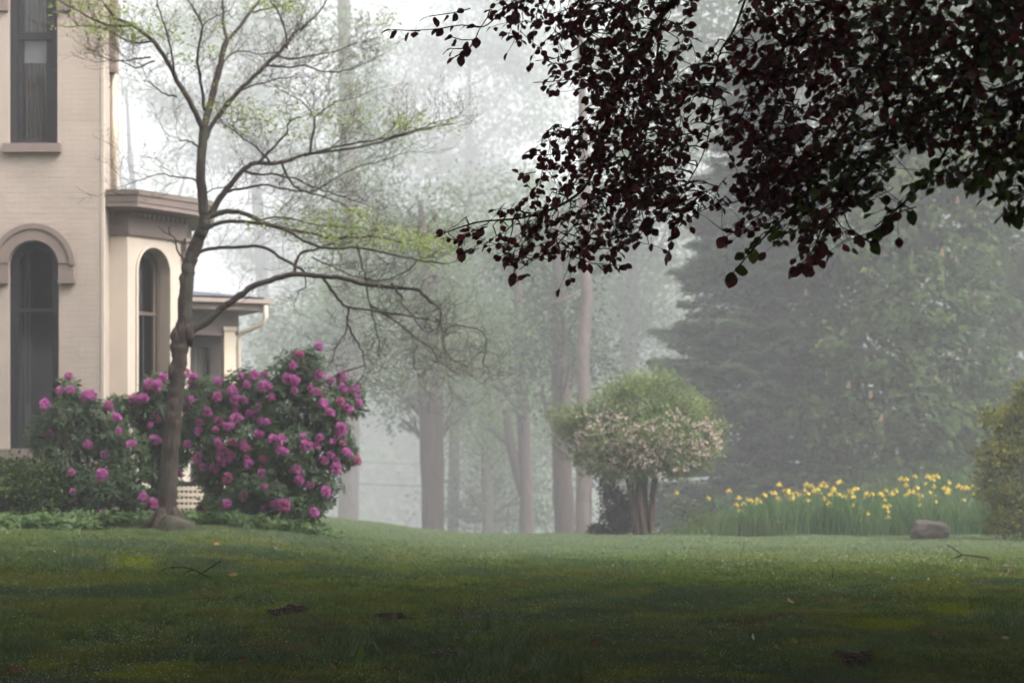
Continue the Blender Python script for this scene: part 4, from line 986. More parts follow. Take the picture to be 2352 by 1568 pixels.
for k in range(13):
    a = k / 12; m = MB(); bx_ = wx + (a - .5) * .26 + wr.uniform(-.02, .02); by_ = DW + wr.uniform(-.25, .3)
    tgt = pos(1432 + 84 * a + wr.uniform(-12, 12), 1035 + wr.uniform(-20, 20), DW + wr.uniform(-.3, .3))
    limb(m, (bx_, by_, wz - .06), tgt, wr.uniform(.035, .06), .022, wr, 7, .03, 8); m.build('stem', M['bark_red'], wg, True)
sm = MB(); B = []
for (px, py, rx, rz, dd) in WB:
    c = pos(px, py, DW + dd); B.append(((c.x, c.y, c.z), (pxs(rx, DW), min(.8, pxs(rx, DW)), pxs(rz, DW))))
    s = pos(1478 + (px - 1478) * .35, 1060, DW)
    for _ in range(4): limb(sm, s, c + Vector((wr.uniform(-1, 1) * pxs(rx, DW), wr.uniform(-.5, .5), wr.uniform(-.3, 1) * pxs(rz, DW))), .014, .005, wr, 4)
stuff(sm.build('twigs', M['bark_red'], wg))
crown('leaves', B, M['leaf_wg'], wg, .085, 42, 15, .10, 82, droop=.1, aspect=.45, shell=.45)
# upright leafy shoots on top and side
nr = np.random.default_rng(83); P, D = [], []; sm = MB()
for k in range(260):
    px = nr.uniform(1290, 1640); t_ = (px - 1470) / 180; py = 860 + 95 * t_ * t_ + nr.uniform(0, 60) if nr.random() < .7 else nr.uniform(930, 1040)
    b0 = pos(px, py + 30, DW + nr.uniform(-.5, .4)); L = nr.uniform(.2, .55); dr = Vector((t_ * .8 + nr.normal() * .3, nr.normal() * .3, 1.0)).normalized()
    sm.tube([b0, b0 + dr * L * .5, b0 + dr * L + Vector((t_ * .05, 0, -.02))], [.005, .004, .002], 3, False)
    for i in range(11):
        s = (i + 1) / 11; P.append(b0 + dr * L * s); v = Vector((nr.normal(), nr.normal(), .35)).normalized(); D.append(v)
P = np.array([list(p) for p in P]); D = np.array([list(p) for p in D]); n = len(P); s = nr.uniform(.045, .08, n)
V, T = leaf_arrays(P, D, nr.normal(size=(n, 3)) * .4 + np.array([0, 0, 1]), s, s * .45); stuff(npmesh('shoots', V, T, M['leaf_wg'], wg)); stuff(sm.build('shoot_stems', M['bark_red'], wg))
# blossom clusters on the front
P = []
for k in range(380):
    px = nr.uniform(1325, 1650); py = nr.uniform(945, 1090)
    if nr.random() > .25 + .75 * math.exp(-((py - 1010) / 45) ** 2) or abs(px - 1480) / 175 + max(0, (py - 1040)) / 90 > 1.02: continue
    q = pos(px, py, DW - .85 + .5 * abs((px - 1480) / 170) + nr.uniform(-.1, .1)); P.append(q)
for a, b in ((1640, 1015), (1648, 1020), (1655, 1024), (1630, 990), (1635, 975), (1625, 960), (1600, 1060), (1605, 1068)): P.append(pos(a, b, DW - .3))
P = np.repeat(np.array([list(p) for p in P]), 7, 0); n = len(P); P += nr.normal(size=(n, 3)) * .035 + np.array([0, -.06, 0])
s = nr.uniform(.034, .055, n); D = nr.normal(size=(n, 3)) + np.array([0, -.6, .1]); V, T = leaf_arrays(P, D, nr.normal(size=(n, 3)) + np.array([0, -1, .5]), s, s * .9)
stuff(npmesh('blossom', V, T, M['blossom_pk'], wg))
# dark conical shrub left of the stems
dk = empty('dark_shrub', (pos(1410, 0, 42.6).x, 42.6, gzf(1.8, 42.6)), 'small dark shrub left of the reddish stems of the blossoming shrub', 'shrub')
bl = [(pos(a, b, 42.6), rx, rz) for a, b, rx, rz in ((1405, 1205, 36, 30), (1410, 1160, 28, 40), (1398, 1115, 18, 28), (1432, 1180, 25, 40), (1375, 1222, 16, 14))]
M['leaf_dk'] = leafmat('leaf_dark_shrub', (.015, .028, .015), (.035, .05, .025), .2, None, gloss=False)
crown('leaves', [((c.x, c.y, c.z), (pxs(rx, 42.6), .3, pxs(rz, 42.6))) for c, rx, rz in bl], M['leaf_dk'], dk, .06, 110, 10, .06, 84, zmin=dk.location.z)
sm = MB()
for c, rx, rz in bl: limb(sm, dk.location, c, .02, .008, wr, 5)
stuff(sm.build('stems', M['bark_brown'], dk))
# low spreading juniper and feathery mound
M['leaf_mound'] = leafmat('leaf_mound', (.08, .12, .035), (.13, .18, .05), .35, None, gloss=False)
md = empty('low_mound_shrub', (pos(1590, 0, 41.2).x, 41.2, gzf(3.1, 41.2)), 'low feathery green mound between the blossoming shrub and the irises', 'shrub')
bl = [(pos(a, b, 41.2 + dd), rx, rz) for a, b, rx, rz, dd in ((1600, 1215, 60, 26, 0), (1650, 1210, 50, 30, .2), (1570, 1222, 50, 16, -.1), (1530, 1228, 40, 10, 0), (1620, 1200, 40, 20, .3))]
crown('leaves', [((c.x, c.y, c.z), (pxs(rx, 41), .35, pxs(rz, 41))) for c, rx, rz in bl], M['leaf_mound'], md, .06, 48, 9, .06, 85, droop=-.1, aspect=.25, zmin=md.location.z - .02)
jn = empty('low_conifer', (pos(1600, 0, 43.5).x, 43.5, gzf(3.3, 43.5)), 'dark low conifer bough sweeping out between the stems and the irises', 'shrub')
PP, DD = [], []; sm = MB(); jr = np.random.default_rng(86)
for k in range(22):
    s = Vector(jn.location) + Vector((.35, 0, .1)); e = pos(jr.uniform(1512, 1700), jr.uniform(1130, 1205), 43.5 + jr.uniform(-.4, .4)); Q = limb(sm, s, e, .02, .006, wr, 4, .06)
    for i in range(60):
        t_ = jr.uniform(.2, 1.05); p = Vector(s).lerp(e, t_); PP.append(list(p + Vector((jr.normal() * .05, jr.normal() * .06, jr.normal() * .03)))); dv = (e - s).normalized(); DD.append([dv.x + jr.normal() * .5, dv.y + jr.normal() * .5, -.1 + jr.normal() * .3])
PP = np.array(PP); DD = np.array(DD); s = jr.uniform(.06, .12, len(PP)); V, T = leaf_arrays(PP, DD, jr.normal(size=PP.shape) * .3 + np.array([0, 0, 1]), s, s * .3)
stuff(npmesh('needles', V, T, M['needle'], jn)); stuff(sm.build('branches', M['bark_brown'], jn))
# little weathered post box by the trunks
M['weath'] = solid('weathered_wood', (.10, .095, .085), (.17, .16, .145), 14, .85, .3)
pb_ = pos(1357, 0, 43.0); m = MB(); z0 = gzf(pb_.x, 43); px_ = pb_.x
pt = empty('short_post', (px_, 43.0, z0), 'short weathered wooden post with a flat cap beside the dark shrub', 'post')
m.box(px_ - .045, px_ + .045, 42.96, 43.05, z0 - .1, z0 + .17); m.build('shaft', M['weath'], pt)
m = MB(); m.box(px_ - .075, px_ + .075, 42.93, 43.08, z0 + .171, z0 + .20); m.build('cap', M['weath'], pt)

# ------------------------------------------------------------------ irises
M['leaf_iris'] = leafmat('leaf_iris', (.055, .12, .045), (.09, .17, .06), .4, None, c3=(.12, .17, .07), pscale=1.2, gloss=False)
M['iris_y'] = leafmat('iris_yellow', (.60, .43, .07), (.72, .55, .13), .4, None, gloss=False)
M['iris_g'] = solid('iris_stem', (.06, .13, .05), (.09, .17, .06), 8, .6)
def blades(P0, H, W, rng, lean=.18, bend=.25):
    n = len(P0); a = rng.uniform(0, 6.28, n); dx = np.stack([np.cos(a), np.sin(a), np.zeros(n)], 1); f = rng.uniform(0, 6.28, n); sx = np.stack([np.cos(f), np.sin(f), np.zeros(n)], 1)
    H = H[:, None]; ln = rng.uniform(.2, 1, n)[:, None] * lean; bd = rng.uniform(.1, 1, n)[:, None] * bend; W = np.broadcast_to(np.asarray(W), (n,))[:, None]
    r = []
    for t, wf in ((0, .8), (.4, 1), (.75, .75), (1, .05)):
        c = P0 + np.array([0, 0, 1.]) * H * (t - bd * .35 * t ** 3) + dx * H * (ln * t + bd * t ** 3); r += [c - sx * W * wf * .5, c + sx * W * wf * .5]
    V = np.stack(r, 1).reshape(-1, 3); i = np.arange(n)[:, None] * 8
    Q = np.concatenate([i + np.array([[0, 1, 3, 2]]), i + np.array([[2, 3, 5, 4]]), i + np.array([[4, 5, 7, 6]])], 1).reshape(-1, 4); return V, Q
ir = np.random.default_rng(91); n = 5200
px = ir.uniform(1570, 2330, n); yy = ir.uniform(40.3, 43.6, n); x = (px - 1176) / F * yy
edge = np.clip((px - 1560) / 170, .25, 1) * np.clip((2400 - px) / 120, .4, 1); lump = .85 + .22 * np.sin(x * 3.1) * np.sin(x * 1.3 + yy)
H = (.78 + .18 * ir.random(n)) * edge * lump; H[yy < 40.8] *= .8; H *= 1 + .22 * np.sin(x * 7.3 + np.sin(yy * 5)) * np.sin(x * 2.1); kp = ir.random(n) < .62 + .45 * np.sin(x * 4.7 + yy * 2); x, yy, H = x[kp], yy[kp], H[kp]
V, Q = blades(np.stack([x, yy, gz(x, yy) - .02], 1), H, .022, ir, .22, .4)
tag(npmesh('iris_leaves', V, Q, M['leaf_iris']), 'dense bed of upright green iris leaves beyond the lawn', 'iris bed', None, 'stuff')
n = 700; px = np.concatenate([ir.uniform(1650, 2350, n // 2), ir.normal(2150, 90, n - n // 2)]); yy = ir.uniform(43.6, 45, n); x = (px - 1176) / F * yy
V, Q = blades(np.stack([x, yy, gz(x, yy)], 1), ir.uniform(.7, 1.55, n) * np.where(px > 2000, 1.1, .8), .014, ir, .35, .6)
tag(npmesh('reed_grass', V, Q, M['leaf_iris']), 'tall arching ornamental grass behind the yellow irises', 'tall grass', None, 'stuff')
def iris_mesh(seed):
    r = random.Random(seed); m = MB()
    for k in range(3):       # falls
        a = k * 2.094 + r.uniform(-.2, .2); u = Vector((math.cos(a), math.sin(a), 0)); s = Vector((-u.y, u.x, 0))
        pr = [(0.005, .010, .008), (.028, .022, .028), (.05, .006, .036), (.056, -.03, .022)]
        vs = []
        for (rr, zz_, w_) in pr: vs += [u * rr + Vector((0, 0, zz_)) - s * w_, u * rr + Vector((0, 0, zz_)) + s * w_]
        m.add(vs, [(0, 1, 3, 2), (2, 3, 5, 4), (4, 5, 7, 6)])
        a += 1.05; u = Vector((math.cos(a), math.sin(a), 0)); s = Vector((-u.y, u.x, 0)); vs = []
        for (rr, zz_, w_) in [(0.004, .01, .006), (.014, .04, .016), (.008, .06, .006)]: vs += [u * rr + Vector((0, 0, zz_)) - s * w_, u * rr + Vector((0, 0, zz_)) + s * w_]
        m.add(vs, [(0, 1, 3, 2), (2, 3, 5, 4)])
    me = bpy.data.meshes.new('flower'); me.from_pydata([tuple(v) for v in m.v], [], m.f); me.materials.append(M['iris_y']); return me
IM = [iris_mesh(s) for s in range(4)]
Z7 = [(688, 710), (840, 737), (940, 703), (987, 735), (975, 768), (992, 797), (1180, 672), (1173, 848), (1045, 750), (1075, 745), (1108, 722), (1140, 712), (1160, 712), (1172, 737), (1180, 745), (1205, 700), (1225, 697), (1222, 712), (1243, 740), (1245, 730), (1278, 722), (1260, 712), (1310, 672), (1330, 680), (1340, 680), (1315, 715), (1325, 745), (1350, 700), (1378, 675), (1385, 680), (1375, 712), (1395, 740), (1405, 745), (1440, 690), (1460, 662), (1472, 660), (1440, 705), (1425, 720), (1490, 730), (1510, 700), (1522, 705), (1475, 790), (1530, 770), (1600, 715), (1590, 735), (1605, 812), (1625, 715), (1665, 715), (1690, 700), (1685, 745), (1690, 780), (1705, 770), (1700, 800), (1720, 715), (1765, 645), (1830, 632), (1800, 700), (1790, 722), (1820, 705), (1840, 687), (1845, 720), (1862, 725), (1855, 770), (1885, 668), (1915, 648), (1922, 682), (1900, 710), (1930, 755), (1990, 662), (1990, 700), (1985, 710), (2040, 680), (2060, 690), (2065, 745), (2080, 690), (2105, 680), (2110, 640), (2115, 715), (2130, 690)]
special = {(688, 710): 'lone yellow iris close beside the stems of the blossoming shrub', (840, 737): 'yellow iris above the low feathery mound, second along from the blossoming shrub', (1173, 848): 'single yellow iris blooming far below the others, low among the leaves', (1605, 812): 'low yellow iris half sunk in the leaves before the reed grass', (1830, 632): 'highest yellow iris of the clump before the tall grass', (1475, 790): 'drooping yellow iris under the dense middle clump', (992, 797): 'lowest of the four yellow irises above the feathery mound', (2110, 640): 'yellow iris touching the edge of the golden evergreen'}
ri = random.Random(92)
rx_ = random.Random(5)
for k in range(46):
    a = rx_.choice(Z7[8:]); Z7.append((a[0] + rx_.uniform(-28, 28), a[1] + rx_.uniform(-14, 34)))
for (a, b) in Z7:
    X_, Y_ = 1223 + a * .48, 790.3 + b * .48; d = 40.35 + ri.uniform(0, 1.0) if b > 760 else 40.6 + ri.uniform(0, 2.2)
    p = pos(X_, Y_, d); gzz = gzf(p.x, d); sp = special.get((a, b))
    lab_ = ('yellow iris in the thin row above the low feathery mound' if a < 1030 else 'yellow iris in the part of the bed nearest the blossoming shrub' if a < 1290 else
            'yellow iris with its bloom in the tall crowded clump at the middle of the bed' if a < 1530 and b < 690 else 'yellow iris among the lower blooms of the crowded middle clump' if a < 1530 else
            'yellow iris left of the boulder, between the two crowded clumps' if a < 1730 else 'yellow iris among the upper blooms behind the boulder' if a < 1935 and b < 705 else
            'yellow iris among the lower blooms behind the boulder' if a < 1935 else 'yellow iris beside the golden evergreen')
    t = empty('yellow_iris', (p.x, d, gzz), sp or lab_, 'flower', 'yellow irises standing in the bed')
    m = MB(); o_ = ri.uniform(-.06, .06); m.tube([(p.x + o_, d, gzz), (p.x + o_ * .3, d, (gzz + p.z) / 2), (p.x, d, p.z)], [.006, .005, .005], 4); m.build('stem', M['iris_g'], t)
    o = bpy.data.objects.new('flower', IM[ri.randrange(4)]); COL.objects.link(o); o.parent = t; o.location = p - Vector(t.location); s = ri.uniform(.6, .95); o.scale = (s, s, s); o.rotation_euler = (ri.uniform(-.3, .3), ri.uniform(-.3, .3), ri.uniform(0, 6))

# ------------------------------------------------------------------ boulder and stones
def rock(name, c, r, seed, mat, label, cat='rock', cut=.35):
    import bmesh
    bm = bmesh.new(); bmesh.ops.create_icosphere(bm, subdivisions=5, radius=1); rr = random.Random(seed)
    pl = [(Vector((rr.gauss(0, 1), rr.gauss(0, 1), rr.gauss(0, .8))).normalized(), rr.uniform(.68, .92)) for _ in range(11)]
    from mathutils import noise as mn
    for v in bm.verts:
        p = v.co.copy()
        for n_, h in pl:
            e = p.dot(n_) - h
            if e > 0: p -= n_ * e * .8
        p *= 1 + .09 * mn.noise(p * 2.0 + Vector((seed, 0, 0))) + .035 * mn.noise(p * 6) + .015 * mn.noise(p * 15)
        v.co = Vector((p.x * r[0], p.y * r[1], p.z * r[2]))
    me = bpy.data.meshes.new(name); bm.to_mesh(me); bm.free(); me.shade_smooth(); me.materials.append(mat)
    o = bpy.data.objects.new(name, me); COL.objects.link(o); o.location = c; return tag(o, label, cat)
M['rock'] = solid('boulder_stone', (.06, .05, .044), (.14, .112, .10), 5, .85, .6, 30)
M['rock2'] = solid('mossy_stone', (.045, .042, .032), (.08, .078, .05), 6, .9, .6, 30)
c = pos(2138, 1222, 38.6); o = rock('boulder', (c.x, 38.6, gzf(c.x, 38.6) + .10), (.36, .3, .27), 5, M['rock'], 'rounded grey-brown boulder at the edge of the iris bed')
o.rotation_euler = (0, .22, .3)
c = pos(402, 0, 31.4); rock('mossy_stone', (c.x, 31.4, gzf(c.x, 31.4) + .02), (.26, .24, .22), 8, M['rock2'], 'low mossy stone at the foot of the leaning trunk')
c = pos(2045, 0, 36.5)
c = pos(1205 + 630, 0, 39.2); rock('flat_stone', (c.x, 39.2, gzf(c.x, 39.2) - .01), (.25, .2, .045), 9, M['rock'], 'pale flat stone in the lawn before the iris bed')
M['blk'] = solid('black_plastic', (.02, .022, .025), (.03, .032, .036), 8, .5)
c = pos(146, 0, 31.9); z0 = gzf(c.x, 31.9); sp = empty('garden_floodlight', (c.x, 31.9, z0), 'small dark floodlight on the ground at the edge of the border', 'floodlight')
m = MB(); R_ = Matrix.Translation((c.x, 31.9, z0 + .11)) @ Matrix.Rotation(.5, 4, 'X') @ Matrix.Rotation(.5, 4, 'Z'); m.box(-.095, .095, -.05, .05, -.075, .075, R_); m.box(-.105, .105, .051, .065, -.085, .085, R_); m.build('housing', M['blk'], sp)
m = MB(); m.tube([(c.x, 31.92, z0 - .05), (c.x, 31.92, z0 + .06)], [.015, .015], 8); m.box(c.x - .11, c.x + .11, 31.90, 31.93, z0 + .02, z0 + .04); m.build('bracket', M['blk'], sp)

# ------------------------------------------------------------------ golden evergreen at the right edge
M['leaf_gold'] = leafmat('golden_evergreen', (.07, .088, .022), (.15, .165, .04), .35, None, c3=(.26, .235, .055), pscale=3, gloss=False)
ge = empty('golden_evergreen', (pos(2380, 0, 37.5).x, 37.5, gzf(8.1, 37.5)), 'bushy golden green evergreen cut off by the picture edge', 'shrub')
bl = [(pos(a, b, 37.5 + dd), rx, rz) for a, b, rx, rz, dd in ((2330, 960, 45, 40, .2), (2375, 920, 45, 40, .2), (2320, 1020, 60, 50, 0), (2290, 1060, 50, 50, 0), (2300, 1120, 60, 55, 0), (2340, 1170, 75, 60, 0), (2310, 1200, 50, 35, 0), (2390, 1050, 80, 90, .3), (2410, 1160, 90, 70, .2), (2440, 960, 70, 80, .3), (2285, 960, 26, 20, 0), (2360, 900, 25, 25, .1), (2480, 1050, 80, 90, .2), (2500, 1150, 80, 80, .1), (2450, 880, 50, 50, .2), (2420, 1200, 90, 50, 0))]
nr = np.random.default_rng(95)
crown('foliage', [((c.x, c.y, c.z), (pxs(rx, 37.5), .5, pxs(rz, 37.5))) for c, rx, rz in bl], M['leaf_gold'], ge, .07, 36, 11, .07, 96, droop=-.15, aspect=.35, up=.2, zmin=ge.location.z + .02)
crown('inner_foliage', [((c.x, c.y, c.z), (pxs(rx, 37.5) * .6, .3, pxs(rz, 37.5) * .6)) for c, rx, rz in bl], M['leaf_box'], ge, .09, 30, 9, .07, 97, zmin=ge.location.z + .02)
sm = MB()
for c, rx, rz in bl: limb(sm, ge.location, c, .03, .008, wr, 5)
stuff(sm.build('branches', M['bark_brown'], ge))

# ------------------------------------------------------------------ power lines beyond the trees
M['wire'] = solid('wire', (.03, .03, .03), (.05, .05, .05), 2, .6)
for (ya, yb, lab) in ((1058, 1062, 'upper power line crossing behind the tall trunks'), (1108, 1113, 'lower, thicker power line crossing behind the tall trunks')):
    pa, pb = pos(560, ya - 14, 95), pos(1720, yb - 8, 99); m = MB(); r = .016 if ya < 1100 else .024
    # poles sit outside the openings between the trunks
    pts = [pa.lerp(pb, k / 24) - Vector((0, 0, .35 * 4 * (k / 24) * (1 - k / 24))) for k in range(25)]
    m.tube(pts, [r] * 25, 5); o = m.build('power_line', M['wire'], None, True); tag(o, lab, 'power line', 'power lines')
# ------------------------------------------------------------------ copper beech, near, hanging in from the upper right
def beechmat(name, c1, c2, t, tf=.35):
    m, n, out = newmat(name)
    g = n.nodes.new('ShaderNodeNewGeometry'); oi = n.nodes.new('ShaderNodeObjectInfo')
    ad = n.nodes.new('ShaderNodeMath'); ad.operation = 'ADD'; n.links.new(g.outputs['Random Per Island'], ad.inputs[0]); n.links.new(oi.outputs['Random'], ad.inputs[1])
    fr = n.nodes.new('ShaderNodeMath'); fr.operation = 'FRACT'; n.links.new(ad.outputs[0], fr.inputs[0])
    c = ramp(n, fr.outputs[0], [(0, c1), (1, c2)])
    b = n.nodes.new('ShaderNodeBsdfPrincipled'); b.inputs['Roughness'].default_value = .36; b.inputs['Specular IOR Level'].default_value = .3; n.links.new(c, b.inputs['Base Color'])
    tr = n.nodes.new('ShaderNodeBsdfTranslucent'); tc = ramp(n, fr.outputs[0], [(0, tuple(q * .55 for q in t)), (.8, t), (.97, tuple(min(1, q * 2.2) for q in t))]); n.links.new(tc, tr.inputs['Color'])
    mx = n.nodes.new('ShaderNodeMixShader'); mx.inputs[0].default_value = tf
    n.links.new(b.outputs[0], mx.inputs[1]); n.links.new(tr.outputs[0], mx.inputs[2]); n.links.new(mx.outputs[0], out.inputs[0]); return m
M['be_red'] = beechmat('beech_leaf_purple', (.024, .010, .017), (.052, .018, .026), (.30, .045, .055))
M['be_green'] = beechmat('beech_leaf_green', (.018, .032, .009), (.04, .066, .016), (.16, .28, .04))
M['bark_be'] = bark('bark_beech', (.022, .020, .020), (.05, .045, .043), (8, 8, 8), .3)
bt = Vector((7.0, 12.5, gzf(7.0, 12.5) - .1))
be = empty('copper_beech', bt, 'copper beech with dark purple leaves, its drooping boughs filling the upper right', 'tree')
br = random.Random(101); bn = np.random.default_rng(101)
m = MB(); m.tube([bt, bt + Vector((0, 0, .5)), bt + Vector((.1, 0, 2.5)), bt + Vector((0, .1, 6)), bt + Vector((.1, 0, 11))], [.62, .48, .42, .3, .1], 20, True, .03, br); m.build('trunk', M['bark_be'], be, True)
def bd(px): return 12.4 - 2.6 * max(0, min(1, (px - 1000) / 1350))
BEE = []
def bbr(pp, w0, w1, dd=0.0, name='branch', root=True, sm=4):
    P = [pos(a, b, bd(a) + dd) for a, b in pp]
    Q = []; mm = len(P)
    for i in range(mm - 1):
        p0, p1, p2, p3 = P[max(i - 1, 0)], P[i], P[i + 1], P[min(i + 2, mm - 1)]
        for k in range(sm):
            t = k / sm; q = .5 * ((2 * p1) + (p2 - p0) * t + (2 * p0 - 5 * p1 + 4 * p2 - p3) * t * t + (3 * p1 - p0 - 3 * p2 + p3) * t ** 3); Q.append(q)
    Q.append(P[-1]); K = len(Q); R = [pxs(w0 + (w1 - w0) * (i / (K - 1)) ** .7, 11) / 2 for i in range(K)]
    if root:
        s = bt + Vector((0, 0, br.uniform(3.6, 5.5))); a = Q[0]; n_ = 7; pre = []
        for i in range(n_): t = i / n_; pre.append(s.lerp(a, t) + Vector((0, 0, .9 * 4 * t * (1 - t) * .6)))
        r0 = R[0] * 3.0; R = [r0 + (R[0] - r0) * (i / n_) for i in range(n_)] + R; Qf = pre + Q
    else: Qf = Q
    mb = MB(); mb.tube(Qf, R, 7); mb.build(name, M['bark_be'], be, True); BEE.extend([(q, ) for q in Q]); return Q
bbr([(1600, -60), (1548, 0), (1510, 50), (1480, 100), (1440, 170), (1400, 260), (1380, 330), (1350, 420), (1290, 470), (1200, 500), (1100, 510), (1020, 535)], 20, 3, 0)
bbr([(1240, -40), (1190, -5), (1150, 30), (1110, 62), (1060, 58), (1010, 66), (950, 70), (900, 68)], 5, 2, .2)
bbr([(1120, 40), (1100, 70), (1090, 95), (1075, 115), (1045, 132)], 3, 1.5, .2, root=False)
bbr([(1420, -40), (1380, 30), (1350, 90), (1290, 130), (1230, 140)], 6, 2, .3)
bbr([(1480, 90), (1420, 130), (1360, 170), (1290, 185), (1225, 190)], 5, 2, -.2, root=False)
bbr([(1445, 160), (1430, 250), (1400, 290), (1340, 300), (1270, 290)], 5, 2, .1, root=False)
bbr([(1400, 270), (1340, 340), (1270, 355), (1205, 355)], 4, 2, .2, root=False)
bbr([(1450, 350), (1400, 430), (1350, 480), (1280, 560), (1190, 620)], 5, 2, -.3, root=False)
bbr([(1360, 420), (1400, 500), (1420, 550), (1400, 600)], 4, 2, -.2, root=False)
bbr([(1520, 40), (1500, 200), (1480, 330), (1470, 450), (1490, 560)], 7, 2, .4, root=False)
bbr([(1730, -60), (1690, 60), (1650, 130), (1640, 230), (1620, 340), (1580, 420), (1530, 510)], 7, 2, .1)
bbr([(1960, -60), (1880, 40), (1800, 110), (1740, 190), (1700, 270), (1640, 330)], 14, 2, -.2)
bbr([(1800, 110), (1780, 240), (1760, 330), (1740, 420), (1700, 460), (1620, 480), (1560, 520)], 6, 2, .1, root=False)
bbr([(2160, -60), (2080, 60), (2010, 160), (1960, 260), (1900, 350), (1860, 430), (1800, 500), (1740, 560), (1690, 620)], 15, 3, 0)
bbr([(1905, 350), (1860, 380), (1790, 440), (1720, 520), (1670, 535)], 5, 2, .2, root=False)
bbr([(2010, 160), (2040, 280), (2000, 380), (1940, 450), (1890, 520), (1870, 570), (1830, 620)], 8, 3, -.3, root=False)
bbr([(1930, 460), (1950, 520), (1975, 540), (2005, 560)], 4, 2, -.3, root=False)
bbr([(2330, -60), (2260, 80), (2220, 200), (2180, 330), (2120, 420), (2060, 480), (2010, 520)], 13, 3, -.1)
bbr([(2500, 40), (2400, 160), (2340, 260), (2290, 340), (2250, 420)], 12, 3, 0)
bbr([(2560, 200), (2460, 320), (2400, 400), (2330, 480)], 9, 3, -.2)
bbr([(3100, -60), (2950, 60), (2800, 150), (2640, 240), (2520, 330)], 12, 3, 0)
bbr([(3300, 40), (3150, 160), (3000, 260), (2850, 320)], 12, 3, .2)
bbr([(2850, -60), (2720, 60), (2600, 120), (2480, 200)], 10, 3, -.4)
bbr([(2400, -50), (2300, 60), (2150, 120), (2020, 120), (1900, 90), (1760, 60)], 14, 3, .6)
bbr([(2500, -40), (2420, 130), (2310, 200), (2150, 230), (2050, 300), (1950, 300)], 12, 3, .8)
# leaf density over the boughs, in regions of the measuring grid (polygon, density)
REG = [([(1085, -60), (1085, 20), (1130, 80), (1200, 100), (1400, 120), (1560, 110), (1600, -60)], .62),
       ([(1300, -60), (1280, 60), (1400, 130), (1580, 110), (1600, -60)], 1.0),
       ([(1200, 125), (1240, 112), (1330, 120), (1600, 90), (1590, 270), (1480, 270), (1340, 180), (1210, 190)], .95),
       ([(1340, 110), (1600, 90), (1560, 480), (1400, 470), (1350, 260), (1320, 180)], 1.15),
       ([(1250, 300), (1300, 270), (1400, 250), (1600, 270), (1560, 500), (1300, 480), (1210, 440), (1200, 350)], .85),
       ([(990, 545), (1010, 515), (1100, 478), (1200, 440), (1300, 440), (1480, 430), (1540, 500), (1470, 560), (1440, 605), (1300, 615), (1190, 640), (1130, 575), (1060, 575)], .85),
       ([(1200, 450), (1500, 400), (1500, 510), (1300, 540), (1200, 520)], .9),
       ([(1560, 100), (1720, 60), (1750, 380), (1640, 350), (1560, 260)], .45),
       ([(1540, 430), (1700, 400), (1700, 470), (1560, 520), (1530, 590), (1500, 560)], .7),
       ([(1700, -60), (2400, -60), (2400, 260), (2230, 330), (2060, 330), (1900, 400), (1740, 400), (1690, 240)], .85),
       ([(2000, -60), (2400, -60), (2400, 230), (2150, 260), (2000, 240)], .8),
       ([(1700, 380), (1900, 330), (2040, 330), (2060, 440), (1920, 500), (1880, 560), (1770, 540), (1700, 470)], 1.0),
       ([(1655, 545), (1700, 500), (1800, 500), (1790, 560), (1730, 580), (1690, 645), (1665, 640), (1700, 570)], .7),
       ([(1810, 630), (1850, 560), (1900, 510), (1960, 520), (1900, 600)], .3),
       ([(1920, 530), (1960, 500), (2012, 565), (1960, 555)], .5),
       ([(1990, 530), (2040, 470), (2120, 465), (2110, 500), (2040, 510), (2010, 540)], .95),
       ([(2030, 440), (2180, 340), (2190, 390), (2110, 440), (2060, 470)], .45),
       ([(2180, 300), (2400, 220), (2400, 450), (2340, 460), (2260, 450), (2190, 420)], .9),
       ([(2280, 470), (2400, 440), (2400, 500), (2310, 500)], .8), ([(2400, -60), (3250, -60), (3200, 300), (3000, 420), (2700, 380), (2400, 470)], .8)]
def inpoly(x, y, P):
    c = False; j = len(P) - 1
    for i in range(len(P)):
        (xi, yi), (xj, yj) = P[i], P[j]
        if (yi > y) != (yj > y) and x < (xj - xi) * (y - yi) / (yj - yi) + xi: c = not c
        j = i
    return c
def dens_at(x, y): return max([w_ for P_, w_ in REG if inpoly(x, y, P_)] or [0])
BP = np.array([list(b[0]) for b in BEE]); BPX = np.array([topx(Vector(p)) for p in BP])
def leaf_mesh(kind, mat):
    """ovate leaf, base at the origin, pointing +X, folded and arched"""
    r = random.Random(kind); prof = [(0, 0), (.12, .20), (.32, .36), (.55, .37), (.76, .26), (.9, .11), (1, 0)]
    fold = r.uniform(.05, .30); arch = r.uniform(.05, .35); wv = r.uniform(.0, .04); vs = []
    mid = []; lt = []; rt = []
    for i, (t, w_) in enumerate(prof):
        zc = -arch * t * t * .5; mid.append(len(vs)); vs.append((t, 0, zc))
        if 0 < i < len(prof) - 1:
            lt.append(len(vs)); vs.append((t + .02, w_, zc + w_ * fold + wv * (-1) ** i)); rt.append(len(vs)); vs.append((t + .02, -w_, zc + w_ * fold - wv * (-1) ** i))
    fs = [(mid[0], mid[1], lt[0]), (mid[0], rt[0], mid[1])]
    for i in range(len(lt) - 1): fs += [(mid[i + 1], mid[i + 2], lt[i + 1], lt[i]), (mid[i + 1], rt[i], rt[i + 1], mid[i + 2])]
    fs += [(mid[-2], mid[-1], lt[-1]), (mid[-2], rt[-1], mid[-1])]
    return np.array(vs), fs
LK = [leaf_mesh(k, None) for k in range(6)]
LME = {}
for k, (vs, fs) in enumerate(LK):
    for mk in ('be_red', 'be_green'):
        me = bpy.data.meshes.new('leaf'); me.from_pydata([tuple(v) for v in vs], [], fs); me.shade_smooth(); me.materials.append(M[mk]); LME[(k, mk)] = me
LEAVES = []   # (matrix, kind, mat, prominence)
bt_ = MB()
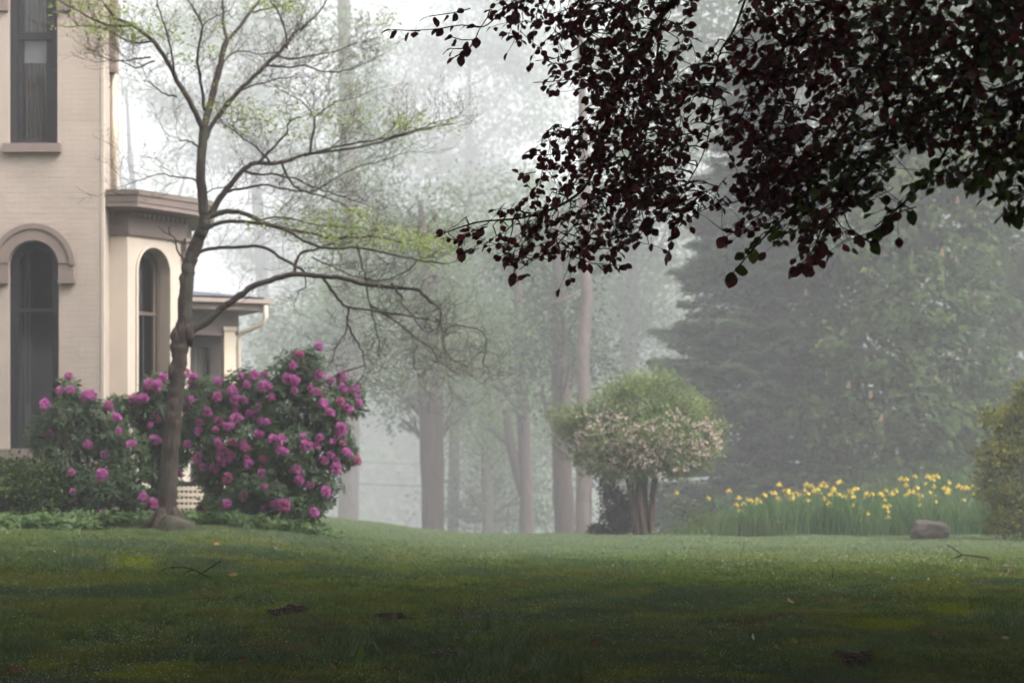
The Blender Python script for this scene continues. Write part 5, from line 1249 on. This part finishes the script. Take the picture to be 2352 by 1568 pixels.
def greenish(x, y):
    if 1670 < x < 1960 and abs((y - 640) + (x - 1690) * 1.05) < 46: return br.random() < .8
    if x > 1990 and y > 330: return br.random() < .75
    if x > 1950: return br.random() < .35
    return False
def add_leaf(p, dr, size, x, y, pr=0):
    X = dr.normalized(); up = Vector((br.gauss(0, .35), br.gauss(-.25, .45), 1.0)).normalized()
    if br.random() < .35: up = Vector((br.gauss(0, .5), -1, br.gauss(.3, .4))).normalized()
    Y = up.cross(X); 
    if Y.length < .05: return
    Y.normalize(); Z = X.cross(Y)
    Mx = Matrix(((X.x, Y.x, Z.x, p.x), (X.y, Y.y, Z.y, p.y), (X.z, Y.z, Z.z, p.z), (0, 0, 0, 1))) @ Matrix.Scale(size, 4)
    LEAVES.append((Mx, br.randrange(6), 'be_green' if greenish(x, y) else 'be_red', pr))
def beech_twig(P0, dr, L, nl, size):
    n = 5; pts = [P0]; q = P0; d_ = dr.normalized()
    for i in range(n):
        d_ = (d_ + Vector((br.gauss(0, .16), br.gauss(0, .16), br.gauss(-.06, .14)))).normalized(); q = q + d_ * L / n; pts.append(q)
    bt_.tube(pts, [.0028 * (1 - .12 * i) for i in range(n + 1)], 3, False)
    for k in range(nl):
        t = (k + .6) / nl * n; i = min(int(t), n - 1); p = pts[i].lerp(pts[i + 1], t - i); s = 1 if k % 2 else -1
        ax = (pts[i + 1] - pts[i]).normalized(); side = ax.cross(Vector((0, 0, 1))); side = side.normalized() if side.length > .1 else Vector((1, 0, 0))
        ld = ax * .75 + side * s * .85 + Vector((br.gauss(0, .25), br.gauss(0, .25), -.45 + br.gauss(0, .3)))
        ld.normalize(); st = p + ld * .012; x, y = topx(st)
        if dens_at(x, y) <= 0 and br.random() < .8: continue
        bt_.tube([p, st], [.0014, .0012], 3, False); add_leaf(st, ld, size * br.uniform(.75, 1.15), x, y)
    ld = (pts[-1] - pts[-2]).normalized() + Vector((0, 0, -.3)); x, y = topx(pts[-1]); add_leaf(pts[-1], ld, size, x, y)
NTW = 0
for k in range(13200):
    x = br.uniform(985, 3200); y = br.uniform(-60, 640); dn = dens_at(x, y)
    if br.random() * 3.3 > dn: continue
    d = bd(x) + br.gauss(0, .45); P0 = pos(x, y, d)
    dr = Vector((br.gauss(-.35, .5), br.gauss(0, .5), br.gauss(-.25, .35))); L = br.uniform(.11, .24)
    e = P0 + dr.normalized() * L; ex, ey = topx(e)
    if dens_at(ex, ey) <= 0: continue
    size = (.040 + .008 * min(1, max(0, (x - 1000) / 1350))) * br.uniform(.85, 1.1)
    beech_twig(P0, dr, L, br.randrange(3, 6), size); NTW += 1
    # connect to the nearest bough
    dd = np.abs(BPX[:, 0] - x) + np.abs(BPX[:, 1] - y) * 1.3 + np.where(BPX[:, 1] > y + 30, 160, 0); i = int(np.argmin(dd))
    if dd[i] < 75 and br.random() < .7:
        q = Vector(BP[i]); mid = q.lerp(P0, .5) + Vector((br.gauss(0, .02), br.gauss(0, .02), .012)); bt_.tube([q, q.lerp(mid, .5) + Vector((0, 0, .006)), mid, mid.lerp(P0, .5), P0], [.0036, .0034, .003, .0028, .0026], 4, False)
# traced outlying sprays
def spray(pts, size=.058, per=26, mat=None):
    P = [pos(a, b, bd(a) + .2) for a, b in pts]; bt_.tube(P, [.0030 - .001 * i / len(P) for i in range(len(P))], 4, False)
    for i in range(len(P) - 1):
        a, b = P[i], P[i + 1]; L = math.hypot(pts[i + 1][0] - pts[i][0], pts[i + 1][1] - pts[i][1]); n = max(1, round(L / per)); ax = (b - a).normalized()
        for k in range(n):
            p = a.lerp(b, (k + .5) / n); s = 1 if (k + i) % 2 else -1; ld = (ax * .7 + Vector((0, s * .6, -.55 + br.gauss(0, .3))) + Vector((br.gauss(0, .3), 0, 0))).normalized()
            x, y = topx(p); add_leaf(p + ld * .008, ld, size * br.uniform(.8, 1.15), x, y, 1)
    add_leaf(P[-1], (P[-1] - P[-2]) + Vector((0, 0, -.02)), size * 1.1, *topx(P[-1]), 1)
spray([(1110, 62), (1060, 58), (1030, 62), (1010, 66)]); spray([(965, 72), (930, 70), (900, 68)], per=22); spray([(1080, 20), (1040, 30), (985, 38)], per=26); spray([(1100, 70), (1090, 95), (1070, 118), (1045, 130)], per=24); spray([(1090, 92), (1060, 92), (1040, 86)], per=24); spray([(1075, 112), (1050, 112), (1035, 112)], per=24)
spray([(1740, 560), (1715, 590), (1690, 618), (1685, 625)], .075, 26); spray([(1900, 540), (1880, 560), (1868, 590), (1850, 605), (1830, 615)], .07, 30); spray([(1930, 520), (1960, 535), (1985, 548), (2002, 560)], .06, 26)
spray([(2105, 475), (2070, 485), (2040, 505), (2010, 528)], .075, 22); spray([(2180, 350), (2150, 375), (2110, 420), (2080, 450)], .07, 30); spray([(1700, 530), (1680, 535), (1665, 545)], .065, 22); spray([(1560, 510), (1545, 540), (1535, 580)], .06, 20); spray([(1270, 290), (1255, 305)], .06); spray([(1230, 395), (1205, 400)], .055, 20); spray([(1320, 590), (1360, 605), (1430, 610)], .055, 18); spray([(1200, 560), (1190, 600), (1180, 630)], .06, 18); spray([(1120, 520), (1060, 540), (1060, 575)], .058, 18)
spray([(2300, 430), (2320, 470), (2330, 490)], .07, 22); spray([(2352, 440), (2340, 480), (2310, 490)], .07, 22)
stuff(bt_.build('twigs', M['bark_be'], be))
# the largest leaves as parts, the rest joined
def lkey(L):
    p = L[0].translation; x, y = topx(p); inside = 0 < x < 2352 and 0 < y < 700
    return (not inside, -(L[0].to_scale().x / p.y) * (1.35 if L[3] else 1) )
LEAVES.sort(key=lkey)
for Mx, k, mk, pr in LEAVES[:300]:
    o = bpy.data.objects.new('leaf', LME[(k, mk)]); COL.objects.link(o); o.parent = be; l, q, s = Mx.decompose()
    o.rotation_mode = 'QUATERNION'; o.location = l - Vector(be.location); o.rotation_quaternion = q; o.scale = s
for mk in ('be_red', 'be_green'):
    V, T, n = [], [], 0
    for Mx, k, m_, pr in LEAVES[300:]:
        if m_ != mk: continue
        vs, fs = LK[k]; A = np.array(Mx); V.append(vs @ A[:3, :3].T + A[:3, 3]); T += [(f[0] + n, f[1] + n, f[2] + n) for f in fs] + [(f[0] + n, f[2] + n, f[3] + n) for f in fs if len(f) == 4]; n += len(vs)
    stuff(npmesh('foliage', np.concatenate(V), np.array(T), M[mk], be))
# the unseen rest of the crown: enlarged over and behind the camera for shade
n = 130000; u = unit(bn.normal(size=(n, 3))); rad = bn.uniform(.2, 1, n) ** .45
P = np.array([3.0, 9.0, 7.5]) + u * np.array([14.5, 17.5, 9.0]) * rad[:, None]
n2 = 60000; P2 = np.stack([bn.uniform(-12, 17, n2), bn.uniform(12, 26, n2), bn.uniform(0, 1, n2) ** 1.3 * 4.5], 1); P2[:, 2] += EYE + .2217 * P2[:, 1] + .75  # extra leaf layer above the picture, added to shade the near lawn
P2 = P2[(P2[:, 1] < 20.3 + 3.5 * np.sin(P2[:, 0] * .9 + 1) + bn.normal(0, .8, n2)) & (P2[:, 0] > -12 + np.maximum(P2[:, 1] - 22, 0) * .55) & (((P2[:, 0] - 3) / 15) ** 2 + ((P2[:, 1] - 12) / 14) ** 2 < 1.1 + .15 * np.sin(P2[:, 0] * 1.7))]; P = np.concatenate([P, P2])
P = P * .8 + np.round(P / 1.1) * 1.1 * .2
ay = np.abs(P[:, 1]); lim = EYE + .2017 * np.maximum(P[:, 1], 0) + .75 + .02 * ay
above = P[:, 2] > np.maximum(lim, 2.6)
aside = (np.abs(P[:, 0]) > .2118 * np.maximum(P[:, 1], 0) + 2.6 + .03 * ay) | (P[:, 1] < -2.0)      # unseen skirts added beside and behind the camera to block side light
keep = (above | (aside & (P[:, 2] > .35))) & (np.linalg.norm(P - np.array([0, 0, EYE]), axis=1) > 3.4)
P = P[keep]; n = len(P)
D = bn.normal(size=(n, 3)) + np.array([0, 0, -.4]); s = bn.uniform(.34, .50, n)
V, T = leaf_arrays(P, D, bn.normal(size=(n, 3)) * .5 + np.array([0, 0, 1]), s, s * .7, .1); stuff(npmesh('crown', V, T, M['be_red'], be))
for k in range(16):
    a = k * .393 + .1; m = MB(); s = bt + Vector((0, 0, 3 + .45 * k)); R_ = 9.5 - .3 * k
    e = Vector((4.5 + math.cos(a * 2.4) * R_, 12 + math.sin(a * 2.4) * R_ * 1.1, 0)); e.z = max(s.z + 2.5, EYE + .24 * max(e.y, 0) + 2.2)
    mid_ok = True; limb(m, s, e, .16, .04, br, 8, .06, 8); m.build('bough', M['bark_be'], be, True)

# ------------------------------------------------------------------ grass and things lying on it
def grassmat():
    m, n, out = newmat('grass_blade'); g = n.nodes.new('ShaderNodeNewGeometry'); oi = n.nodes.new('ShaderNodeObjectInfo'); v = g.outputs['Position']
    c = ramp(n, oi.outputs['Random'], [(0, (.030, .060, .005)), (.55, (.10, .17, .012)), (1, (.23, .31, .035))])
    c = mixc(n, ramp(n, noise(n, .35, 4, v, .4), [(.45, (0, 0, 0)), (.60, (.85, .85, .85))]), c, (.065, .115, .045))
    c = mixc(n, ramp(n, noise(n, .9, 5, v, .6), [(.50, (0, 0, 0)), (.61, (.9, .9, .9))]), c, (.17, .20, .010))
    c = mixc(n, ramp(n, noise(n, 1.3, 5, v, .8), [(.58, (0, 0, 0)), (.68, (.8, .8, .8))]), c, (.13, .085, .018))
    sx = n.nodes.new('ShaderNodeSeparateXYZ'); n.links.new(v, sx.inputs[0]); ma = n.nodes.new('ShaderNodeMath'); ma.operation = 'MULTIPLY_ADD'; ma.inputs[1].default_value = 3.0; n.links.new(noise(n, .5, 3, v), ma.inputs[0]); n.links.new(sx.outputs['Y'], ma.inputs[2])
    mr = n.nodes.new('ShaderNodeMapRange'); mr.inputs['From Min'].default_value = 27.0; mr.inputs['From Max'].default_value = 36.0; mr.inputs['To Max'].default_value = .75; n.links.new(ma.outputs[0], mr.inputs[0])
    c = mixc(n, mr.outputs[0], c, (.17, .22, .12))  # beyond the beech shade: paler, for dew and for brighter light put into colour
    b = n.nodes.new('ShaderNodeBsdfPrincipled'); b.inputs['Roughness'].default_value = .55; b.inputs['Specular IOR Level'].default_value = .25; n.links.new(c, b.inputs['Base Color'])
    t = n.nodes.new('ShaderNodeBsdfTranslucent'); n.links.new(c, t.inputs[0]); mx = n.nodes.new('ShaderNodeMixShader'); mx.inputs[0].default_value = .3
    n.links.new(b.outputs[0], mx.inputs[1]); n.links.new(t.outputs[0], mx.inputs[2]); n.links.new(mx.outputs[0], out.inputs[0]); return m
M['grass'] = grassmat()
m_, n_, out_ = newmat('dew'); b_ = n_.nodes.new('ShaderNodeBsdfTranslucent'); b_.inputs['Color'].default_value = (.95, .97, .97, 1); g_ = n_.nodes.new('ShaderNodeBsdfGlossy'); g_.inputs['Roughness'].default_value = .15; x_ = n_.nodes.new('ShaderNodeMixShader'); x_.inputs[0].default_value = .35; n_.links.new(b_.outputs[0], x_.inputs[1]); n_.links.new(g_.outputs[0], x_.inputs[2]); n_.links.new(x_.outputs[0], out_.inputs[0]); M['dew'] = m_
src = bpy.data.collections.new('grass_sources')      # not linked to the scene: only instanced
gr = np.random.default_rng(111)
tufts = []
for k in range(6):
    n = 16; P0 = np.stack([gr.normal(0, .035, n), gr.normal(0, .035, n), np.full(n, -.006)], 1)
    V, Q = blades(P0, gr.uniform(.022, .055, n) * (1 + .35 * k / 5), .0052, gr, .6, .6)
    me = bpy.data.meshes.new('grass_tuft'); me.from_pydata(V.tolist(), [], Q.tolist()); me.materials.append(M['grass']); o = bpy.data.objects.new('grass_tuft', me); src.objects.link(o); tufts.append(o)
def instancer(name, pts, rot, scl, coll, label, cat):
    me = bpy.data.meshes.new(name); me.vertices.add(len(pts)); me.vertices.foreach_set('co', np.asarray(pts, np.float32).ravel())
    a = me.attributes.new('rotz', 'FLOAT', 'POINT'); a.data.foreach_set('value', np.asarray(rot, np.float32)); a = me.attributes.new('scl', 'FLOAT', 'POINT'); a.data.foreach_set('value', np.asarray(scl, np.float32)); me.update()
    o = bpy.data.objects.new(name, me); COL.objects.link(o)
    ng = bpy.data.node_groups.new(name, 'GeometryNodeTree'); ng.interface.new_socket('Geometry', in_out='INPUT', socket_type='NodeSocketGeometry'); ng.interface.new_socket('Geometry', in_out='OUTPUT', socket_type='NodeSocketGeometry')
    N_ = ng.nodes; i_ = N_.new('NodeGroupInput'); o_ = N_.new('NodeGroupOutput'); ip = N_.new('GeometryNodeInstanceOnPoints'); ci = N_.new('GeometryNodeCollectionInfo'); ci.inputs['Collection'].default_value = coll; ci.inputs['Separate Children'].default_value = True; ci.inputs['Reset Children'].default_value = True
    ip.inputs['Pick Instance'].default_value = True
    ar = N_.new('GeometryNodeInputNamedAttribute'); ar.data_type = 'FLOAT'; ar.inputs['Name'].default_value = 'rotz'; cx_ = N_.new('ShaderNodeCombineXYZ')
    as_ = N_.new('GeometryNodeInputNamedAttribute'); as_.data_type = 'FLOAT'; as_.inputs['Name'].default_value = 'scl'
    L_ = ng.links; L_.new(i_.outputs[0], ip.inputs['Points']); L_.new(ci.outputs[0], ip.inputs['Instance']); L_.new(ar.outputs[0], cx_.inputs[2]); L_.new(cx_.outputs[0], ip.inputs['Rotation']); L_.new(as_.outputs[0], ip.inputs['Scale']); L_.new(ip.outputs[0], o_.inputs[0])
    md = o.modifiers.new('scatter', 'NODES'); md.node_group = ng
    return tag(o, label, cat, None, 'stuff')
def lawn_pts(n, y0, y1, rng, p=1.6, far=1.15):
    t = rng.random(n); y = y0 + (y1 - y0) * t ** p; x = rng.uniform(-1, 1, n) * (.2118 * y * far + 1.8); return x, y
n = 210000; x, y = lawn_pts(n, 14.6, 46, gr, 1.3)
from mathutils import noise as mnz
tuf = np.array([mnz.noise((a * 1.1, b * .9, 0)) for a, b in zip(x, y)]); tu2 = np.array([mnz.noise((a * .45 + 9, b * .4, 3)) for a, b in zip(x, y)])
MOSS = [(365, 1545, .28, .5), (300, 1560, .3, .4), (690, 1555, .30, .5), (800, 1545, .3, .5), (850, 1560, .25, .4), (945, 1432, .26, .5), (890, 1445, .2, .3), (1230, 1400 + 10, .2, .3), (640, 1400, .2, .3), (1330, 1388, .3, .4), (1550, 1395, .3, .4), (1420, 1555, .22, .35), (1690, 1560, .3, .35), (600, 1452, .22, .4), (1480, 1420, .3, .4), (2050, 1440, .3, .5), (2200, 1410, .3, .5), (330, 1290, .35, .7), (1900, 1480, .3, .4), (100, 1545, .25, .4), (1620, 1500, .25, .3)]
def gpt(px, py):
    """point of the lawn seen at this place of the measuring grid"""
    for k in range(1200):
        d = 15.5 + k * .03; p = pos(px, py, d)
        if p.z <= gzf(p.x, d): return Vector((p.x, d, gzf(p.x, d)))
    return Vector((pos(px, py, 40).x, 40, gzf(0, 40)))
mossf = np.zeros(n); MC = []
for (a, b, rx) in ((660, 1408, .2), (900, 1425, .17), (1015, 1520, .18), (1950, 1520, .14)):
    c = gpt(a, b); mossf = np.maximum(mossf, np.exp(-((x - c.x) / rx) ** 2 - ((y - c.y) / (rx * 2)) ** 2))
for (a, b, rx, ry) in MOSS:
    c = gpt(a, b); MC.append((c, rx, ry)); mossf = np.maximum(mossf, np.exp(-((x - c.x) / rx) ** 2 - ((y - c.y) / ry) ** 2))
keep = gr.random(n) < np.clip(1.0 + tuf * 1.1, .62, 1) * (1 - .9 * mossf); x, y, tuf, tu2 = x[keep], y[keep], tuf[keep], tu2[keep]; n = len(x)
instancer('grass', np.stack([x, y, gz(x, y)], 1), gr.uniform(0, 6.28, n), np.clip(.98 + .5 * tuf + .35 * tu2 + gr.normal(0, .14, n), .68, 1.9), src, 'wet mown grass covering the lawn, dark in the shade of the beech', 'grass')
# moss cushions between the grass
M['moss'] = leafmat('moss', (.19, .23, .008), (.30, .34, .014), .3, None, gloss=False)
srcm = bpy.data.collections.new('moss_sources')
for k in range(3):
    n = 40; P0 = np.stack([gr.normal(0, .03, n), gr.normal(0, .03, n), np.full(n, -.004)], 1); V, Q = blades(P0, gr.uniform(.008, .02, n), .006, gr, .6, .5)
    me = bpy.data.meshes.new('moss_tuft'); me.from_pydata(V.tolist(), [], Q.tolist()); me.materials.append(M['moss']); o = bpy.data.objects.new('moss_tuft', me); srcm.objects.link(o)
X_, Y_ = [], []
for (c, rx, ry) in MC:
    q = int(2300 * rx * ry / .12); X_.append(c.x + gr.normal(0, rx * .5, q)); Y_.append(c.y + gr.normal(0, ry * .5, q))
X_, Y_ = np.concatenate(X_), np.concatenate(Y_); n = len(X_)
instancer('moss', np.stack([X_, Y_, gz(X_, Y_)], 1), gr.uniform(0, 6, n), gr.uniform(.9, 1.9, n), srcm, 'yellow-green moss cushions showing between the grass', 'moss')
# dew
srcd = bpy.data.collections.new('dew_sources'); me = bpy.data.meshes.new('dew_drop'); me.from_pydata([(1, 0, 0), (-1, 0, 0), (0, 1, 0), (0, -1, 0), (0, 0, 1), (0, 0, -1)], [], [(0, 2, 4), (2, 1, 4), (1, 3, 4), (3, 0, 4), (2, 0, 5), (1, 2, 5), (3, 1, 5), (0, 3, 5)]); me.materials.append(M['dew']); o = bpy.data.objects.new('dew_drop', me); srcd.objects.link(o)
n = 34000; x, y = lawn_pts(n, 16, 33, gr, 1.35); dn = np.array([mnz.noise((a * .5 + 3, b * .35, 7)) for a, b in zip(x, y)]); keep = gr.random(n) < np.clip(.55 + dn * 1.6 - (x > 1.2) * .25, .05, 1); x, y = x[keep], y[keep]; n = len(x)
instancer('dew', np.stack([x, y, gz(x, y) + gr.uniform(.02, .055, n)], 1), gr.uniform(0, 6, n), gr.uniform(.0022, .0045, n), srcd, 'beads of dew glinting on the lawn grass', 'dew')
# taller clumps, broad leaves, mosses
n = 5200; cxs = [(a, b) for a, b in ((1090, 1560), (1130, 1545), (1010, 1560), (1300, 1530), (1270, 1555), (2300, 1420), (800, 1500), (900, 1460), (470, 1470), (30, 1500), (1180, 1500))]
P0 = []
for (a, b) in cxs:
    for _ in range(n // len(cxs)):
        px, py = gr.normal(a, 34), gr.normal(b, 12); d = 17 + (1561 - py) * .028; P0.append(((px - 1176) / F * d, d))
P0 = np.array(P0); V, Q = blades(np.stack([P0[:, 0], P0[:, 1], gz(P0[:, 0], P0[:, 1]) - .01], 1), gr.uniform(.07, .18, len(P0)), .006, gr, .5, .6)
M['grass2'] = leafmat('grass_long', (.05, .10, .018), (.09, .16, .03), .35, None, .4, .4)
tag(npmesh('long_grass', V, Q, M['grass2']), 'tufts of longer grass at the near edge of the lawn', 'grass', None, 'stuff')
def gpt(px, py):
    """point of the lawn seen at this place of the measuring grid"""
    lo = 15.5
    for k in range(1200):
        d = 15.5 + k * .03; p = pos(px, py, d)
        if p.z <= gzf(p.x, d): return Vector((p.x, d, gzf(p.x, d)))
    return Vector((pos(px, py, 40).x, 40, gzf(0, 40)))
M['plant'] = leafmat('broad_weed', (.07, .13, .02), (.10, .18, .03), .45, None)
def blade_leaf(name, px, py, L, w_, lean, label, mat, cat='leaf', grp=None):
    p = gpt(px, py); L *= 1.45; w_ *= 1.25; m = MB(); vs = []; k = 6
    for i in range(k + 1):
        t = i / k; ww = w_ * math.sin(math.pi * min(1, .12 + t * .86)) * .5; c = Vector((lean * L * t * t, -.02 * t, L * (t - .12 * t * t)))
        vs += [p + c + Vector((-ww, .25 * ww, 0)), p + c, p + c + Vector((ww, .25 * ww, 0))]
    m.add(vs, [(i * 3 + j, i * 3 + j + 1, i * 3 + j + 4, i * 3 + j + 3) for i in range(k) for j in range(2)]); o = m.build(name, mat, None, True, loc=p); return tag(o, label, cat, grp)
blade_leaf('plantain_leaf', 826, 1527, .13, .045, .1, 'upright broad green leaf, the tallest one standing from the near lawn', M['plant'])
blade_leaf('plantain_leaf', 250, 1510, .075, .045, -.1, 'short upright green leaf in the lawn near the lower left', M['plant'])
blade_leaf('plantain_leaf', 437, 1530, .10, .028, .15, 'slim upright green leaf between two broader ones on the near lawn', M['plant'])
blade_leaf('plantain_leaf', 659, 1478, .07, .038, .05, 'green leaf standing in the lawn behind the tallest one', M['plant'])
blade_leaf('plantain_leaf', 779, 1480, .065, .03, -.05, 'small green leaf standing just beyond the tallest one', M['plant'])
blade_leaf('plantain_leaf', 1067, 1448, .07, .045, .1, 'green leaf standing near the middle of the lawn beyond the moss', M['plant'])
M['dead'] = solid('dead_leaf', (.20, .085, .035), (.33, .16, .07), 20, .7); M['paled'] = solid('pale_leaf', (.50, .42, .24), (.62, .54, .34), 20, .7); M['yel'] = solid('yellow_leaf', (.36, .34, .06), (.45, .42, .10), 20, .7); M['redl'] = solid('red_leaf', (.14, .03, .02), (.22, .05, .03), 20, .6)
def fallen(px, py, L, mk, label, tilt=.5, rz=0):
    p = gpt(px, py); k = br.randrange(6); me = bpy.data.meshes.new('fallen_leaf'); me.from_pydata([tuple(v * L) for v in LK[k][0] * np.array([1, 1, 1.0])], [], LK[k][1]); me.shade_smooth(); me.materials.append(M[mk])
    o = bpy.data.objects.new('fallen_leaf', me); COL.objects.link(o); o.location = p + Vector((0, 0, .062)); o.rotation_euler = (tilt, -.15, rz); tag(o, label, 'leaf', 'fallen leaves on the lawn')
for a in ((25, 1560, .07, 'dead', 'orange-brown curled leaf at the lower left corner of the lawn', .7, .2), (757, 1552, .08, 'dead', 'curled brown leaf beside the mossy patch in the near lawn', .8, 1), (822, 1522, .06, 'dead', 'flat brown leaf by the foot of the tallest upright leaf', .4, 0), (1727, 1482, .075, 'paled', 'pale round leaf standing on edge in the lawn', 1.3, 1.2), (1790, 1508, .07, 'yel', 'yellow-green leaf below the pale round one', .9, 2), (1815, 1490, .08, 'yel', 'larger yellow-green leaf beside the pale round one', 1.0, .5), (2445 * 0 + 2300, 1483, .07, 'paled', 'buff leaf lying near the right side of the lawn', .5, .2), (1355, 1492, .09, 'redl', 'dark red leaf lying in the dewy grass', .6, .3), (1810, 1397, .10, 'redl', 'small dark red leaf on the far side of the shaded lawn', .7, 1), (2178, 1540, .05, 'dead', 'rusty leaf low at the right of the near lawn', .8, 0), (490, 1322 - 60, .09, 'dead', 'yellow-brown leaf on the pale lawn left of the broken twigs', .4, .2), (525, 1334, .09, 'dead', 'tan leaf on the lawn just right of the crossed twigs', .5, 0), (30, 1273 - 68, .1, 'dead', 'orange leaf by the border at the left edge', .5, 0), (2138, 1474, .08, 'redl', 'red-brown leaf near the dark turf at the right', .6, .5), (545, 1535, .07, 'dead', 'small tan leaf on the dewy turf below the dark twigs', .6, .1), (1348 + 250, 1540, .06, 'dead', 'brown leaf in the short turf at the bottom of the lawn', .7, .8)):
    fallen(*a)
# twigs
M['stick'] = bark('stick_bark', (.012, .010, .010), (.03, .024, .022), (30, 30, 30), .3)
def stick(name, parts, label, r=.009, h=0.0, ref=None):
    base = gpt(*ref); m = MB(); d = base.y
    for pp in parts:
        P = [pos(a, b, d + (k * .04)) for k, (a, b) in enumerate(pp)]; R = [r * (1 - .65 * i / (len(P) - 1)) for i in range(len(P))]
        for q in P: q.z = max(q.z, gzf(q.x, q.y) + .006)
        m.tube(P, R, 6)
    o = m.build(name, M['stick'], None, True, loc=base); return tag(o, label, 'stick')
stick('broken_twig', [[(507, 1288), (490, 1298), (470, 1312), (445, 1330)], [(495, 1333), (470, 1320), (448, 1308), (425, 1302), (400, 1301), (380, 1304), (366, 1314)], [(448, 1308), (440, 1308), (428, 1314), (422, 1322)], [(400, 1301), (395, 1306)]], 'crossed broken twigs lying on the lawn before the magenta rhododendrons', .011, ref=(450, 1331))
stick('fallen_twig', [[(440, 1380), (470, 1373), (500, 1376), (530, 1378), (565, 1372)], [(500, 1376), (505, 1370), (515, 1373)], [(530, 1378), (545, 1370), (560, 1368)], [(490, 1376), (480, 1380)]], 'dark twig half sunk in the grass below the crossed twigs', .010, ref=(500, 1381))
stick('forked_stick', [[(2283, 1288), (2265, 1280), (2235, 1276), (2210, 1273), (2195, 1262), (2175, 1250)], [(2212, 1273), (2195, 1280), (2174, 1288)]], 'forked dark stick lying on the lawn in front of the boulder', .014, ref=(2215, 1289))
stick('dead_stem', [[(1912, 1330), (1914, 1305), (1908, 1298), (1900, 1297)]], 'hooked dead stem standing in the lawn', .007, ref=(1912, 1330))
stick('dead_stem', [[(660, 1305), (664, 1298), (662, 1290)], [(661, 1303), (656, 1300)]], 'short dark stem sticking up on the left of the lawn', .007, ref=(660, 1306))
stick('dead_stem', [[(1672, 1567), (1668, 1556), (1666, 1545)]], 'short dark stem poking up at the bottom edge of the lawn', .006, ref=(1672, 1566))
stick('thin_stalk', [[(1700, 1278), (1708, 1255), (1712, 1232)]], 'thin bent stalk rising from the lawn before the irises', .004, ref=(1700, 1282))
M['soil'] = solid('bare_soil', (.03, .016, .010), (.07, .035, .022), 30, .95, .8, 60)
def clod(px, py, rx, label, seed):
    p = gpt(px, py); rr = random.Random(seed); m = MB(); r0 = rx
    for k in range(34):
        q = p + Vector((rr.gauss(0, r0 * .5), rr.gauss(0, r0 * 1.2), 0)); q.z = gzf(q.x, q.y) + .03; s = rr.uniform(.02, .06)
        vs = [q + Vector((rr.uniform(-1, 1) * .2 * s + s * math.cos(a) * (1 if z_ == 0 else .6), s * math.sin(a) * (1 if z_ == 0 else .6), -.02 + z_ * s * .9)) for z_ in (0, 1) for a in (0, 1.05, 2.1, 3.14, 4.2, 5.2)]
        m.add(vs, [(0, 1, 7, 6), (1, 2, 8, 7), (2, 3, 9, 8), (3, 4, 10, 9), (4, 5, 11, 10), (5, 0, 6, 11), (6, 7, 8, 9, 10, 11)])
    o = m.build('soil_patch', M['soil'], None); tag(o, label, 'soil', None, 'stuff')
clod(660, 1430 - 22, .17, 'crumbly bare soil in the lawn below the dark twig', 1); clod(900, 1425, .14, 'scrape of bare soil near the middle of the lawn', 2); clod(1015, 1520, .16, 'dug soil in the near lawn', 3); clod(1950, 1520, .12, 'bare soil patch right of the pale leaves', 4)

# ------------------------------------------------------------------ haze
def haze():
    m = MB(); m.box(-120, 120, -45, 235, -3.2, 36); m_, n_, out_ = newmat('mist'); pv = n_.nodes.new('ShaderNodeVolumePrincipled')
    pv.inputs['Color'].default_value = (.92, .925, .97, 1); pv.inputs['Density'].default_value = HAZE; pv.inputs['Anisotropy'].default_value = HAZE_G
    n_.links.new(pv.outputs[0], out_.inputs['Volume']); o = m.build('haze', m_, None); o['kind'] = 'stuff'; o['label'] = 'thick pale morning mist'; o['category'] = 'mist'; return o
HAZE_G = -0.35
haze()
try:
    print('TRIS', sum(sum(len(p.vertices) - 2 for p in o.data.polygons) if len(o.data.polygons) < 5000 else len(o.data.loops) - 2 * len(o.data.polygons) for o in COL.objects if o.type == 'MESH'))
except Exception: pass
